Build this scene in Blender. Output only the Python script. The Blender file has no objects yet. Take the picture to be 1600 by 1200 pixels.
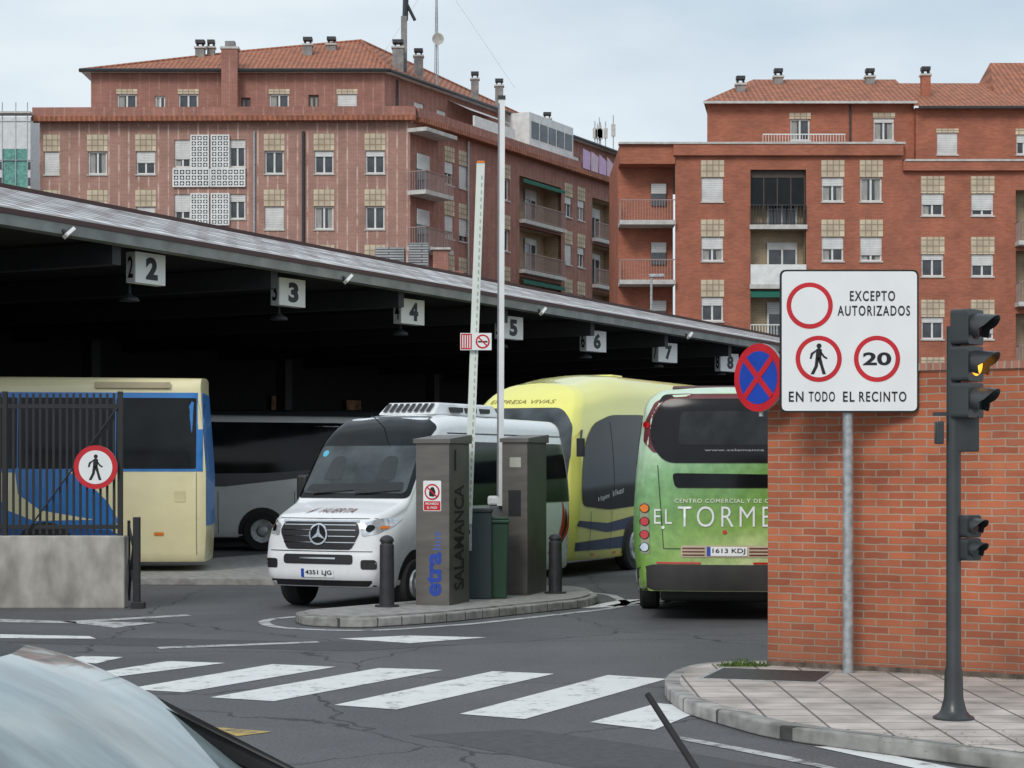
import bpy, bmesh, math, random
from mathutils import Vector, Matrix
from mathutils.bvhtree import BVHTree
random.seed(7)
R=math.radians
scene=bpy.context.scene
COL=scene.collection
# ---------------------------------------------------------------- materials
MC={}
def nt(name):
    m=bpy.data.materials.new(name); m.use_nodes=True
    n=m.node_tree.nodes; l=m.node_tree.links
    return m,n,l,n['Principled BSDF']
def setp(b,rough=.6,metal=0,coat=0,spec=.5):
    b.inputs['Roughness'].default_value=rough; b.inputs['Metallic'].default_value=metal
    b.inputs['Coat Weight'].default_value=coat; b.inputs['Specular IOR Level'].default_value=spec
def c4(c): return (c[0],c[1],c[2],1)
def mat(name,col,rough=.6,metal=0,var=.12,scale=3,bump=0,coat=0,spec=.5,dirt=0,stretch=None,emit=None,es=0):
    if name in MC: return MC[name]
    m,n,l,b=nt(name); setp(b,rough,metal,coat,spec)
    tc=n.new('ShaderNodeTexCoord'); mp=n.new('ShaderNodeMapping')
    if stretch: mp.inputs['Scale'].default_value=stretch
    l.new(tc.outputs['Object'],mp.inputs[0])
    no=n.new('ShaderNodeTexNoise'); no.inputs['Scale'].default_value=scale; no.inputs['Detail'].default_value=6
    l.new(mp.outputs[0],no.inputs['Vector'])
    cr=n.new('ShaderNodeValToRGB'); cr.color_ramp.elements[0].position=.3; cr.color_ramp.elements[1].position=.7
    cr.color_ramp.elements[0].color=c4([x*(1-var) for x in col]); cr.color_ramp.elements[1].color=c4([min(1,x*(1+var)) for x in col])
    l.new(no.outputs['Fac'],cr.inputs[0]); out=cr.outputs[0]
    if dirt:
        sp=n.new('ShaderNodeSeparateXYZ'); l.new(tc.outputs['Object'],sp.inputs[0])
        mr=n.new('ShaderNodeMapRange'); mr.inputs[1].default_value=1.2; mr.inputs[2].default_value=.2; mr.inputs[3].default_value=0; mr.inputs[4].default_value=dirt
        l.new(sp.outputs[2],mr.inputs[0])
        n2=n.new('ShaderNodeTexNoise'); n2.inputs['Scale'].default_value=5; n2.inputs['Detail'].default_value=8; l.new(tc.outputs['Object'],n2.inputs['Vector'])
        mu=n.new('ShaderNodeMath'); mu.operation='MULTIPLY'; l.new(mr.outputs[0],mu.inputs[0]); l.new(n2.outputs['Fac'],mu.inputs[1])
        mx=n.new('ShaderNodeMix'); mx.data_type='RGBA'; l.new(mu.outputs[0],mx.inputs[0]); l.new(out,mx.inputs[6]); mx.inputs[7].default_value=(.10,.085,.07,1)
        out=mx.outputs[2]
    l.new(out,b.inputs['Base Color'])
    mr2=n.new('ShaderNodeMapRange'); mr2.inputs[3].default_value=max(0,rough*.8); mr2.inputs[4].default_value=min(1,rough*1.25+.02)
    l.new(no.outputs['Fac'],mr2.inputs[0]); l.new(mr2.outputs[0],b.inputs['Roughness'])
    if bump:
        bp=n.new('ShaderNodeBump'); bp.inputs['Strength'].default_value=bump; bp.inputs['Distance'].default_value=.02
        l.new(no.outputs['Fac'],bp.inputs['Height']); l.new(bp.outputs[0],b.inputs['Normal'])
    if emit:
        b.inputs['Emission Color'].default_value=c4(emit); b.inputs['Emission Strength'].default_value=es
    MC[name]=m; return m
def brickmat(name,c1,c2,mortar,bw,bh,ms,streak=0,offset=.5,bump=.5,rough=.85,plane='wall',big=.25,sc=(.9,.6),stain=0):
    m,n,l,b=nt(name); setp(b,rough)
    tc=n.new('ShaderNodeTexCoord'); sp=n.new('ShaderNodeSeparateXYZ'); l.new(tc.outputs['Object'],sp.inputs[0])
    cb=n.new('ShaderNodeCombineXYZ')
    if plane=='wall':
        ad=n.new('ShaderNodeMath'); l.new(sp.outputs[0],ad.inputs[0]); l.new(sp.outputs[1],ad.inputs[1])
        l.new(ad.outputs[0],cb.inputs[0]); l.new(sp.outputs[2],cb.inputs[1])
    else:
        l.new(sp.outputs[0],cb.inputs[0]); l.new(sp.outputs[1],cb.inputs[1])
    br=n.new('ShaderNodeTexBrick'); br.offset=offset
    br.inputs['Scale'].default_value=1; br.inputs['Brick Width'].default_value=bw; br.inputs['Row Height'].default_value=bh
    br.inputs['Mortar Size'].default_value=ms; br.inputs['Mortar Smooth'].default_value=.2; br.inputs['Bias'].default_value=0
    br.inputs['Color1'].default_value=c4(c1); br.inputs['Color2'].default_value=c4(c2); br.inputs['Mortar'].default_value=c4(mortar)
    if bump>=.6:
        nd=n.new('ShaderNodeTexNoise'); nd.inputs['Scale'].default_value=9; nd.inputs['Detail'].default_value=3; l.new(tc.outputs['Object'],nd.inputs['Vector'])
        sv=n.new('ShaderNodeVectorMath'); sv.operation='SCALE'; sv.inputs['Scale'].default_value=.018; l.new(nd.outputs['Color'],sv.inputs[0])
        av=n.new('ShaderNodeVectorMath'); l.new(cb.outputs[0],av.inputs[0]); l.new(sv.outputs[0],av.inputs[1]); l.new(av.outputs[0],br.inputs['Vector'])
    else: l.new(cb.outputs[0],br.inputs['Vector'])
    no=n.new('ShaderNodeTexNoise'); no.inputs['Scale'].default_value=sc[0]; no.inputs['Detail'].default_value=8; l.new(tc.outputs['Object'],no.inputs['Vector'])
    mr=n.new('ShaderNodeMapRange'); mr.inputs[1].default_value=.3; mr.inputs[2].default_value=.7; mr.inputs[3].default_value=1-big; mr.inputs[4].default_value=1+big
    l.new(no.outputs['Fac'],mr.inputs[0])
    mx=n.new('ShaderNodeMix'); mx.data_type='RGBA'; mx.blend_type='MULTIPLY'; mx.inputs[0].default_value=1
    cc=n.new('ShaderNodeCombineXYZ'); [l.new(mr.outputs[0],cc.inputs[i]) for i in range(3)]
    l.new(br.outputs['Color'],mx.inputs[6]); l.new(cc.outputs[0],mx.inputs[7]); out=mx.outputs[2]
    if streak:
        ma=n.new('ShaderNodeMath'); ma.operation='PINGPONG'; ma.inputs[1].default_value=.26; l.new(ad.outputs[0],ma.inputs[0])
        lt=n.new('ShaderNodeMath'); lt.operation='LESS_THAN'; lt.inputs[1].default_value=.04; l.new(ma.outputs[0],lt.inputs[0])
        n3=n.new('ShaderNodeTexNoise'); n3.inputs['Scale'].default_value=1.6; n3.inputs['Detail'].default_value=5; l.new(tc.outputs['Object'],n3.inputs['Vector'])
        m3=n.new('ShaderNodeMapRange'); m3.inputs[1].default_value=.38; m3.inputs[2].default_value=.6; m3.inputs[4].default_value=streak; l.new(n3.outputs['Fac'],m3.inputs[0])
        mm=n.new('ShaderNodeMath'); mm.operation='MULTIPLY'; l.new(lt.outputs[0],mm.inputs[0]); l.new(m3.outputs[0],mm.inputs[1])
        m4=n.new('ShaderNodeMix'); m4.data_type='RGBA'; l.new(mm.outputs[0],m4.inputs[0]); l.new(out,m4.inputs[6]); m4.inputs[7].default_value=(.66,.5,.44,1); out=m4.outputs[2]
    if stain:
        n5=n.new('ShaderNodeTexNoise'); n5.inputs['Scale'].default_value=2.3; n5.inputs['Detail'].default_value=10; n5.inputs['Roughness'].default_value=.7; l.new(tc.outputs['Object'],n5.inputs['Vector'])
        r5=n.new('ShaderNodeMapRange'); r5.inputs[1].default_value=.55; r5.inputs[2].default_value=.75; r5.inputs[4].default_value=stain; l.new(n5.outputs['Fac'],r5.inputs[0])
        m5=n.new('ShaderNodeMix'); m5.data_type='RGBA'; l.new(r5.outputs[0],m5.inputs[0]); l.new(out,m5.inputs[6]); m5.inputs[7].default_value=(.42,.26,.17,1); out=m5.outputs[2]
        r6=n.new('ShaderNodeMapRange'); r6.inputs[1].default_value=.8; r6.inputs[2].default_value=.12; r6.inputs[4].default_value=.85; l.new(sp.outputs[2],r6.inputs[0])
        q6=n.new('ShaderNodeMath'); q6.operation='MULTIPLY'; l.new(r6.outputs[0],q6.inputs[0]); l.new(n5.outputs['Fac'],q6.inputs[1])
        m6=n.new('ShaderNodeMix'); m6.data_type='RGBA'; l.new(q6.outputs[0],m6.inputs[0]); l.new(out,m6.inputs[6]); m6.inputs[7].default_value=(.10,.07,.05,1); out=m6.outputs[2]
    l.new(out,b.inputs['Base Color'])
    if bump:
        bp=n.new('ShaderNodeBump'); bp.inputs['Strength'].default_value=bump; bp.inputs['Distance'].default_value=.01; bp.invert=True
        l.new(br.outputs['Fac'],bp.inputs['Height']); l.new(bp.outputs[0],b.inputs['Normal'])
    return m
def tilemat(name,c,c2):
    m,n,l,b=nt(name); setp(b,.85)
    tc=n.new('ShaderNodeTexCoord')
    w=n.new('ShaderNodeTexWave'); w.bands_direction='X'; w.inputs['Scale'].default_value=1.2; w.inputs['Distortion'].default_value=.6; w.inputs['Detail'].default_value=2
    l.new(tc.outputs['Object'],w.inputs['Vector'])
    no=n.new('ShaderNodeTexNoise'); no.inputs['Scale'].default_value=2.2; no.inputs['Detail'].default_value=10; no.inputs['Roughness'].default_value=.75; l.new(tc.outputs['Object'],no.inputs['Vector'])
    mx=n.new('ShaderNodeMix'); mx.data_type='RGBA'; mx.inputs[6].default_value=c4(c); mx.inputs[7].default_value=c4(c2)
    cr=n.new('ShaderNodeMapRange'); cr.inputs[1].default_value=.38; cr.inputs[2].default_value=.62; l.new(no.outputs['Fac'],cr.inputs[0]); l.new(cr.outputs[0],mx.inputs[0])
    m2=n.new('ShaderNodeMix'); m2.data_type='RGBA'; m2.blend_type='MULTIPLY'; m2.inputs[0].default_value=.4
    l.new(mx.outputs[2],m2.inputs[6]); l.new(w.outputs['Color'],m2.inputs[7]); l.new(m2.outputs[2],b.inputs['Base Color'])
    bp=n.new('ShaderNodeBump'); bp.inputs['Strength'].default_value=.6; bp.inputs['Distance'].default_value=.06; l.new(w.outputs['Fac'],bp.inputs['Height']); l.new(bp.outputs[0],b.inputs['Normal'])
    return m
# ---------------------------------------------------------------- mesh builder
class M:
    def __init__(s): s.v=[];s.f=[];s.mi=[];s.mats=[]
    def m(s,mt):
        if mt not in s.mats: s.mats.append(mt)
        return s.mats.index(mt)
    def add(s,vs,fs,mt,T=None):
        o=len(s.v); k=s.m(mt)
        for v in vs:
            v=Vector(v)
            if T is not None: v=T@v
            s.v.append(v)
        for f in fs: s.f.append([i+o for i in f]); s.mi.append(k)
        return s
    def box(s,x0,x1,y0,y1,z0,z1,mt,T=None):
        vs=[(x,y,z) for z in (z0,z1) for y in (y0,y1) for x in (x0,x1)]
        return s.add(vs,[(0,2,3,1),(4,5,7,6),(0,1,5,4),(2,6,7,3),(0,4,6,2),(1,3,7,5)],mt,T)
    def cyl(s,p0,p1,r0,mt,r1=None,n=16,T=None,caps=True):
        p0=Vector(p0);p1=Vector(p1); r1=r0 if r1 is None else r1
        d=(p1-p0).normalized(); a=d.orthogonal().normalized(); b=d.cross(a)
        vs=[]
        for p,r in((p0,r0),(p1,r1)):
            for i in range(n):
                t=2*math.pi*i/n; vs.append(p+(a*math.cos(t)+b*math.sin(t))*r)
        fs=[(i,(i+1)%n,n+(i+1)%n,n+i) for i in range(n)]
        if caps: fs+= [tuple(range(n))[::-1],tuple(range(n,2*n))]
        return s.add(vs,fs,mt,T)
    def lathe(s,prof,mt,n=20,T=None):
        vs=[];fs=[]
        for r,z in prof:
            for i in range(n):
                t=2*math.pi*i/n; vs.append((r*math.cos(t),r*math.sin(t),z))
        for k in range(len(prof)-1):
            for i in range(n): fs.append((k*n+i,k*n+(i+1)%n,(k+1)*n+(i+1)%n,(k+1)*n+i))
        fs.append(tuple(range(n))[::-1]); fs.append(tuple(range((len(prof)-1)*n,len(prof)*n)))
        return s.add(vs,fs,mt,T)
    def prism(s,poly,z0,z1,mt,T=None):
        n=len(poly); vs=[(p[0],p[1],z0) for p in poly]+[(p[0],p[1],z1) for p in poly]
        fs=[tuple(range(n))[::-1],tuple(range(n,2*n))]+[(i,(i+1)%n,n+(i+1)%n,n+i) for i in range(n)]
        return s.add(vs,fs,mt,T)
    def face(s,pts,mt,T=None): return s.add(pts,[tuple(range(len(pts)))],mt,T)
    def flat(s,poly,y,mt,T=None):
        return s.add([(p[0],y,p[1]) for p in poly],[tuple(range(len(poly)))],mt,T)
    def mesh(s,name,smooth=False,ang=35):
        me=bpy.data.meshes.new(name); me.from_pydata([tuple(v) for v in s.v],[],s.f)
        for mt in s.mats: me.materials.append(mt)
        me.polygons.foreach_set('material_index',s.mi)
        if smooth:
            me.polygons.foreach_set('use_smooth',[True]*len(me.polygons))
            me.set_sharp_from_angle(angle=R(ang))
        me.update(); return me
def thing(name,label,cat,loc=(0,0,0),rot=0,group=None):
    o=bpy.data.objects.new(name,None); COL.objects.link(o); o.location=loc; o.rotation_euler=(0,0,rot)
    o.empty_display_size=.2; o['label']=label; o['category']=cat
    if group:o['group']=group
    return o
def part(name,parent,mesh,loc=(0,0,0),rot=(0,0,0),bevel=0,smooth=False,label=None,ang=35):
    if isinstance(mesh,M): mesh=mesh.mesh(name,smooth,ang)
    o=bpy.data.objects.new(name,mesh); COL.objects.link(o); o.parent=parent; o.location=loc; o.rotation_euler=rot
    if bevel:
        b=o.modifiers.new('bevel','BEVEL'); b.width=bevel; b.segments=2; b.limit_method='ANGLE'; b.angle_limit=R(40)
    if label:o['label']=label
    return o
def solo(name,mesh,kind=None,label=None,cat=None,group=None,loc=(0,0,0),rot=0,bevel=0,smooth=False):
    o=part(name,None,mesh,loc,(0,0,rot),bevel,smooth)
    if kind:o['kind']=kind
    if label:o['label']=label
    if cat:o['category']=cat
    if group:o['group']=group
    return o
def circ(cu,cv,r,n=32,rv=None):
    rv=rv or r
    return [(cu+r*math.cos(2*math.pi*i/n),cv+rv*math.sin(2*math.pi*i/n)) for i in range(n)]
def rpoly(pts,r,seg=4):
    out=[];n=len(pts)
    for i in range(n):
        p=Vector(pts[i]);a=Vector(pts[i-1]);b=Vector(pts[(i+1)%n])
        da=(a-p);db=(b-p); k=min(r,da.length*.45,db.length*.45)
        A=p+da.normalized()*k;B=p+db.normalized()*k
        for j in range(seg+1):
            t=j/seg; q=A*(1-t)**2+p*2*t*(1-t)+B*t*t; out.append((q.x,q.y))
    return out
def rrect(u0,v0,u1,v1,r=.02): return rpoly([(u0,v0),(u1,v0),(u1,v1),(u0,v1)],r)
TXT={}
def text2d(s,size,w,bold=0,cu=0,cv=0,rot=0,shear=0,spacing=1):
    key=(s,bold,shear,spacing)
    if key not in TXT:
        cu_=bpy.data.curves.new('t','FONT'); cu_.body=s; cu_.size=1; cu_.offset=bold; cu_.shear=shear; cu_.align_x='CENTER'; cu_.align_y='CENTER'; cu_.space_character=spacing; cu_.resolution_u=4
        ob=bpy.data.objects.new('t',cu_); COL.objects.link(ob); bpy.context.view_layer.update()
        dg=bpy.context.evaluated_depsgraph_get(); me=bpy.data.meshes.new_from_object(ob.evaluated_get(dg))
        TXT[key]=([(v.co.x,v.co.y) for v in me.vertices],[list(p.vertices) for p in me.polygons])
        bpy.data.objects.remove(ob); bpy.data.meshes.remove(me); bpy.data.curves.remove(cu_)
    vs,fs=TXT[key]; ca,sa=math.cos(rot),math.sin(rot); out=[]
    x0=min(v[0] for v in vs);x1=max(v[0] for v in vs);y0=min(v[1] for v in vs);y1=max(v[1] for v in vs)
    for x,y in vs:
        x=(x-(x0+x1)/2)*w/(x1-x0); y=(y-(y0+y1)/2)*size/(y1-y0); out.append((cu+x*ca-y*sa,cv+x*sa+y*ca))
    return out,fs
def flattext(m,s,size,w,y,mt,T=None,**k):
    vs,fs=text2d(s,size,w,**k); m.add([(a,y,b) for a,b in vs],fs,mt,T)
# ---------------------------------------------------------------- palette
white=mat('white_paint',(.80,.81,.80),.45,var=.06)
black=mat('black_plastic',(.018,.018,.019),.5,var=.3)
gblack=mat('gloss_black_glass',(.009,.011,.013),.08,var=.5,scale=1.5,spec=.25)
glass=mat('tinted_windscreen',(.05,.06,.065),.05,var=.8,scale=1.6,spec=.55)
rubber=mat('tyre_rubber',(.02,.02,.02),.8,bump=.3,scale=30)
chrome=mat('chrome',(.75,.75,.77),.15,1)
steel=mat('galvanised_steel',(.42,.44,.45),.45,.5,var=.3,scale=14)
red=mat('sign_red',(.58,.015,.025),.35); sblue=mat('sign_blue',(.012,.06,.42),.35); swhite=mat('sign_white',(.84,.85,.85),.35,var=.03)
sblack=mat('sign_black',(.01,.01,.01),.4)
darkmetal=mat('dark_grey_metal',(.045,.047,.05),.45,.3,var=.25,scale=6)
orange=mat('orange_lamp',(.8,.22,.03),.25); redlamp=mat('red_lamp',(.55,.01,.012),.15,coat=1)
lampglass=mat('headlight_glass',(.62,.64,.67),.12,.4,var=.3,scale=14,coat=1)
# ---------------------------------------------------------------- world
w=bpy.data.worlds.new('World'); scene.world=w; w.use_nodes=True
n=w.node_tree.nodes;l=w.node_tree.links; bg=n['Background']; bg.inputs[1].default_value=.135
sk=n.new('ShaderNodeTexSky'); sk.sky_type='NISHITA'; sk.sun_disc=False; sk.sun_elevation=R(38); sk.sun_rotation=R(205); sk.air_density=1; sk.dust_density=3
tc=n.new('ShaderNodeTexCoord'); mp=n.new('ShaderNodeMapping'); mp.inputs['Scale'].default_value=(1,1,3.2); l.new(tc.outputs['Generated'],mp.inputs[0])
no=n.new('ShaderNodeTexNoise'); no.inputs['Scale'].default_value=3.4; no.inputs['Detail'].default_value=7; no.inputs['Roughness'].default_value=.5; l.new(mp.outputs[0],no.inputs['Vector'])
cr=n.new('ShaderNodeValToRGB'); cr.color_ramp.elements[0].position=.36; cr.color_ramp.elements[1].position=.64
cr.color_ramp.elements[0].color=(4.1,5.0,5.8,1); cr.color_ramp.elements[1].color=(6.0,6.6,7.0,1); l.new(no.outputs['Fac'],cr.inputs[0])
mx=n.new('ShaderNodeMix'); mx.data_type='RGBA'; mx.inputs[0].default_value=.94; l.new(sk.outputs[0],mx.inputs[6]); l.new(cr.outputs[0],mx.inputs[7]); l.new(mx.outputs[2],bg.inputs[0])
sun=bpy.data.lights.new('sun','SUN'); sun.energy=1.5; sun.angle=R(20); sun.color=(1,.96,.9)
so=bpy.data.objects.new('sun',sun); COL.objects.link(so); so.rotation_euler=(R(52),0,R(-25))
# ---------------------------------------------------------------- camera
cd=bpy.data.cameras.new('camera'); cam=bpy.data.objects.new('camera',cd); COL.objects.link(cam); scene.camera=cam
cam.location=(0,0,2.1); cam.rotation_euler=(R(90),0,0); cd.lens=67.5; cd.sensor_width=36; cd.shift_y=.08125; cd.clip_end=3000; cd.clip_start=.05
scene.view_settings.view_transform='Standard'; scene.view_settings.look='None'; scene.view_settings.exposure=0
def G(x,y,z=0):
    Y=3000*(2.1-z)/(y-730); return ((x-800)*Y/3000,Y)
# ---------------------------------------------------------------- ground
def asphalt():
    m,n,l,b=nt('asphalt'); setp(b,.85)
    tc=n.new('ShaderNodeTexCoord')
    a=n.new('ShaderNodeTexNoise'); a.inputs['Scale'].default_value=.35; a.inputs['Detail'].default_value=10; a.inputs['Roughness'].default_value=.68
    f=n.new('ShaderNodeTexNoise'); f.inputs['Scale'].default_value=45; f.inputs['Detail'].default_value=4
    v=n.new('ShaderNodeTexVoronoi'); v.feature='DISTANCE_TO_EDGE'; v.inputs['Scale'].default_value=.3
    d=n.new('ShaderNodeTexNoise'); d.inputs['Scale'].default_value=1.8; d.inputs['Detail'].default_value=8
    for q in (a,f,d): l.new(tc.outputs['Object'],q.inputs['Vector'])
    ms=n.new('ShaderNodeMix'); ms.data_type='VECTOR'; ms.inputs[0].default_value=.3; l.new(tc.outputs['Object'],ms.inputs[4]); l.new(d.outputs['Color'],ms.inputs[5]); l.new(ms.outputs[1],v.inputs['Vector'])
    r=n.new('ShaderNodeValToRGB'); e=r.color_ramp.elements; e[0].position=.3;e[0].color=(.068,.068,.073,1); e[1].position=.72;e[1].color=(.135,.134,.14,1); l.new(a.outputs['Fac'],r.inputs[0])
    m1=n.new('ShaderNodeMix'); m1.data_type='RGBA'; m1.blend_type='OVERLAY'; m1.inputs[0].default_value=.9; l.new(r.outputs[0],m1.inputs[6]); l.new(f.outputs['Fac'],m1.inputs[7])
    ck=n.new('ShaderNodeMath'); ck.operation='LESS_THAN'; ck.inputs[1].default_value=.003; l.new(v.outputs['Distance'],ck.inputs[0])
    cm=n.new('ShaderNodeMath'); cm.operation='MULTIPLY'; cm.inputs[1].default_value=.75; l.new(ck.outputs[0],cm.inputs[0])
    m2=n.new('ShaderNodeMix'); m2.data_type='RGBA'; l.new(cm.outputs[0],m2.inputs[0]); l.new(m1.outputs[2],m2.inputs[6]); m2.inputs[7].default_value=(.014,.014,.014,1)
    l.new(m2.outputs[2],b.inputs['Base Color'])
    rr=n.new('ShaderNodeMapRange'); rr.inputs[3].default_value=.5; rr.inputs[4].default_value=.9; l.new(a.outputs['Fac'],rr.inputs[0]); l.new(rr.outputs[0],b.inputs['Roughness'])
    bp=n.new('ShaderNodeBump'); bp.inputs['Strength'].default_value=.35; bp.inputs['Distance'].default_value=.01; l.new(f.outputs['Fac'],bp.inputs['Height']); l.new(bp.outputs[0],b.inputs['Normal'])
    return m
asph=asphalt()
solo('ground',M().face([(-900,-300,0),(900,-300,0),(900,1500,0),(-900,1500,0)],mat('far_ground',(.12,.12,.11),.9,scale=.05)),kind='structure')
solo('road',M().face([(-60,-10,.004),(60,-10,.004),(60,82,.004),(-60,82,.004)],asph),kind='structure')
patch=mat('asphalt_repair',(.075,.075,.078),.8,var=.25,scale=12,bump=.3)
solo('road_patch',M().face([(*G(x,y),.006) for x,y in ((640,1150),(900,1200),(1240,1205),(1000,1165),(820,1140))],patch),kind='structure')
solo('road_patch',M().face([(*G(x,y),.006) for x,y in ((-40,1004),(560,1018),(720,1008),(200,997))],patch),kind='structure')
def paintmat(name,col,wear=.5):
    m,n,l,b=nt(name); setp(b,.7)
    tc=n.new('ShaderNodeTexCoord'); no=n.new('ShaderNodeTexNoise'); no.inputs['Scale'].default_value=3.5; no.inputs['Detail'].default_value=12; no.inputs['Roughness'].default_value=.78; l.new(tc.outputs['Object'],no.inputs['Vector'])
    r=n.new('ShaderNodeValToRGB'); e=r.color_ramp.elements; e[0].position=wear-.1; e[0].color=c4([.1,.1,.1]); e[1].position=wear+.02; e[1].color=c4(col); l.new(no.outputs['Fac'],r.inputs[0]); 
    e2=r.color_ramp.elements.new(.75); e2.color=c4([c*1.12 for c in col])
    l.new(r.outputs[0],b.inputs['Base Color']); return m
pw=paintmat('worn_white_road_paint',(.72,.72,.71),.44); py=paintmat('worn_yellow_road_paint',(.5,.35,.1),.5); pw2=paintmat('faded_white_road_paint',(.5,.5,.5),.49)
def mark(pts,mt=None,z=.009,name='road_marking'):
    solo(name,M().face([(G(x,y)[0],G(x,y)[1],z) for x,y in pts],mt or pw),kind='structure')
bars=[[(95,1033),(150,1038),(192,1028),(130,1026)],[(140,1054),(178,1059),(352,1037),(262,1034)],[(196,1078),(288,1083),(525,1043),(425,1039)],
[(328,1091),(428,1097),(692,1048),(592,1045)],[(522,1103),(620,1110),(866,1054),(770,1050)],[(718,1117),(820,1125),(1042,1062),(950,1056)],[(922,1130),(1022,1142),(1106,1108),(1028,1100)]]
for b_ in bars: mark(b_[::-1],name='zebra_stripe')
mark([(530,999),(640,1006),(760,997),(640,994)],name='lane_arrow')
mark([(95,972),(180,982),(245,974),(150,972),(300,963),(290,961)],pw2,name='lane_arrow')
mark([(0,992),(0,998),(150,999),(140,995)],pw)
mark([(0,968),(0,973),(120,975),(118,972)],pw2)
mark([(245,1012),(250,1015),(500,1005),(495,1003)],pw2)
mark([(330,1137),(370,1152),(425,1145)],py,name='yellow_marking')
mark([(1272,1168),(1490,1215),(1560,1215),(1330,1169)],pw,name='edge_line')
mark([(1062,1152),(1062,1157),(1230,1190),(1300,1205),(1320,1205),(1235,1184)],pw2,name='edge_line')
for k in range(5):
    mark([(905+k*38,951-k*2.6),(960+k*36,949-k*2.4),(1010+k*36,937-k*1.2),(970+k*36,938-k*1.2)],pw2 if k%2 else pw,name='hatching_stripe')
isl=[(-3.0,26.2),(-2.75,25.3),(-1.95,24.95),(-.86,25.9),(1.12,28.65),(1.35,29.6),(1.2,31.5),(.6,32),(-.45,30.1),(-1.45,28.2),(-2.55,26.8)]
def offs(poly,d):
    out=[]; n=len(poly)
    for i in range(n):
        p=Vector(poly[i]);a=Vector(poly[i-1]);b=Vector(poly[(i+1)%n]); e1=(p-a).normalized();e2=(b-p).normalized()
        nn=Vector((e1.y+e2.y,-(e1.x+e2.x))).normalized(); out.append(tuple(p+nn*d/max(.5,math.sqrt((1+e1.dot(e2))/2))))
    return out
isl=rpoly(isl,.35,4)
o1=offs(isl,.35);o2=offs(isl,.5)
mm=M(); nn=len(isl)
for i in range(nn):
    j=(i+1)%nn; mm.face([(*o1[i],.009),(*o2[i],.009),(*o2[j],.009),(*o1[j],.009)],pw2)
solo('island_edge_line',mm,kind='structure')
conc=mat('concrete_top',(.30,.29,.275),.9,var=.3,scale=6,bump=.3)
kj=brickmat('kerb_stone_joints',(.36,.35,.33),(.27,.265,.25),(.07,.07,.065),.55,5,.014,plane='wall',big=.4,sc=(5,1))
solo('traffic_island',M().prism(isl,0,.13,kj),kind='structure',bevel=.02)
solo('island_paving',M().prism(offs(isl,-.12),.1,.15,conc),kind='structure')
pav=[(1.98,19.5),(1.60,18.8),(1.42,18.0),(1.38,17.2),(1.48,16.2),(1.97,14.8),(2.78,13.9),(3.6,13.0),(5.0,11.9),(9,10),(30,8),(30,30),(6,30),(2.9,19.6)]
pav=rpoly(pav,.35,3)
tile=brickmat('paving_slabs',(.54,.48,.44),(.42,.38,.345),(.15,.135,.12),.4,.4,.012,offset=0,bump=.4,plane='top',big=.3,sc=(2.5,1))
solo('pavement_kerb',M().prism(pav,0,.13,kj),kind='structure',bevel=.02)
solo('pavement',M().prism(offs(pav,-.14),.05,.134,tile),kind='structure')
mm=M()
T=Matrix.Translation((2.42,18.15,0))@Matrix.Rotation(R(-18),4,'Z')
mm.box(-.52,.52,-.45,.45,.136,.142,mat('manhole_iron',(.06,.058,.055),.6,.4,var=.4,scale=20,bump=.6),T); mm.box(-.56,.56,-.49,.49,.1345,.138,steel,T)
solo('utility_cover',mm,label='square dark iron utility cover set in the paving',cat='manhole cover')
gr=mat('weed_green',(.09,.15,.03),.8,var=.5,scale=20); mm=M(); dlf=mat('dry_leaf',(.2,.12,.06),.9)
for i in range(300):
    a=random.uniform(-1,1); px=2.3+a*.22+random.gauss(0,.03); py_=18.98+random.uniform(-.06,.1); h=random.uniform(.02,.11)*(1-abs(a)*.6); dx=random.uniform(-.05,.05)
    mm.face([(px-.008,py_,.13),(px+.008,py_,.13),(px+dx,py_-.02,.13+h)],gr)
solo('grass_tuft',mm,kind='stuff',label='small tuft of weeds at the foot of the wall',cat='weeds')
mm=M()
for i in range(900):
    t=random.random()**.8; px=2.6+3.4*t; py_=18.98-1.93*t-.03-abs(random.gauss(0,.06))+.02; s=random.uniform(.004,.02)
    mm.face([(px,py_,.137),(px+s,py_-s*.3,.141),(px+s*.4,py_+s,.138)],gr if random.random()<.35 else dlf)
solo('wall_foot_debris',mm,kind='stuff',label='dry leaves and moss along the wall foot',cat='debris')
mm=M()
for i in range(160):
    px=random.uniform(1.2,4); py_=13.2+random.random()*1.2 if i%2 else random.uniform(13,25); s=random.uniform(.008,.03)
    if i%2: px=2.6+random.random()*1.2
    mm.face([(px,py_,.012 if not i%2 else .14),(px+s,py_-s*.3,.016 if not i%2 else .146),(px+s*.4,py_+s,.013 if not i%2 else .142)],dlf)
solo('fallen_leaves',mm,kind='stuff',label='scattered dry leaves on the kerb and road',cat='leaves')
# ---------------------------------------------------------------- foreground brick wall
fb=brickmat('orange_brick',(.50,.145,.065),(.33,.088,.042),(.37,.265,.195),.25,.072,.008,bump=.7,big=.24,sc=(1.6,1),stain=.4)
wa=Vector((2.54,19.06)); wb=Vector((6.9,16.58)); ang=math.atan2(wb.y-wa.y,wb.x-wa.x); WL=(wb-wa).length
th=thing('brick_wall','long orange brick boundary wall with coping beside the pavement','wall',(wa.x,wa.y,0),ang)
part('wall',th,M().box(0,WL,0,.3,.05,3.02,fb).box(0,.3,.3,14,.0,3.02,fb))
cp=brickmat('coping_brick',(.36,.15,.10),(.24,.11,.08),(.3,.26,.22),.068,.3,.009,bump=.6)
part('coping',th,M().box(-.03,WL,-.03,.33,3.02,3.09,cp).box(-.03,.33,.33,14,3.02,3.09,cp))
part('base_course',th,M().box(-.01,WL,-.014,-.001,.13,.18,mat('dark_base',(.13,.10,.08),.9,var=.6,scale=7)))  # mottled darker strip along the foot of the wall
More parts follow.
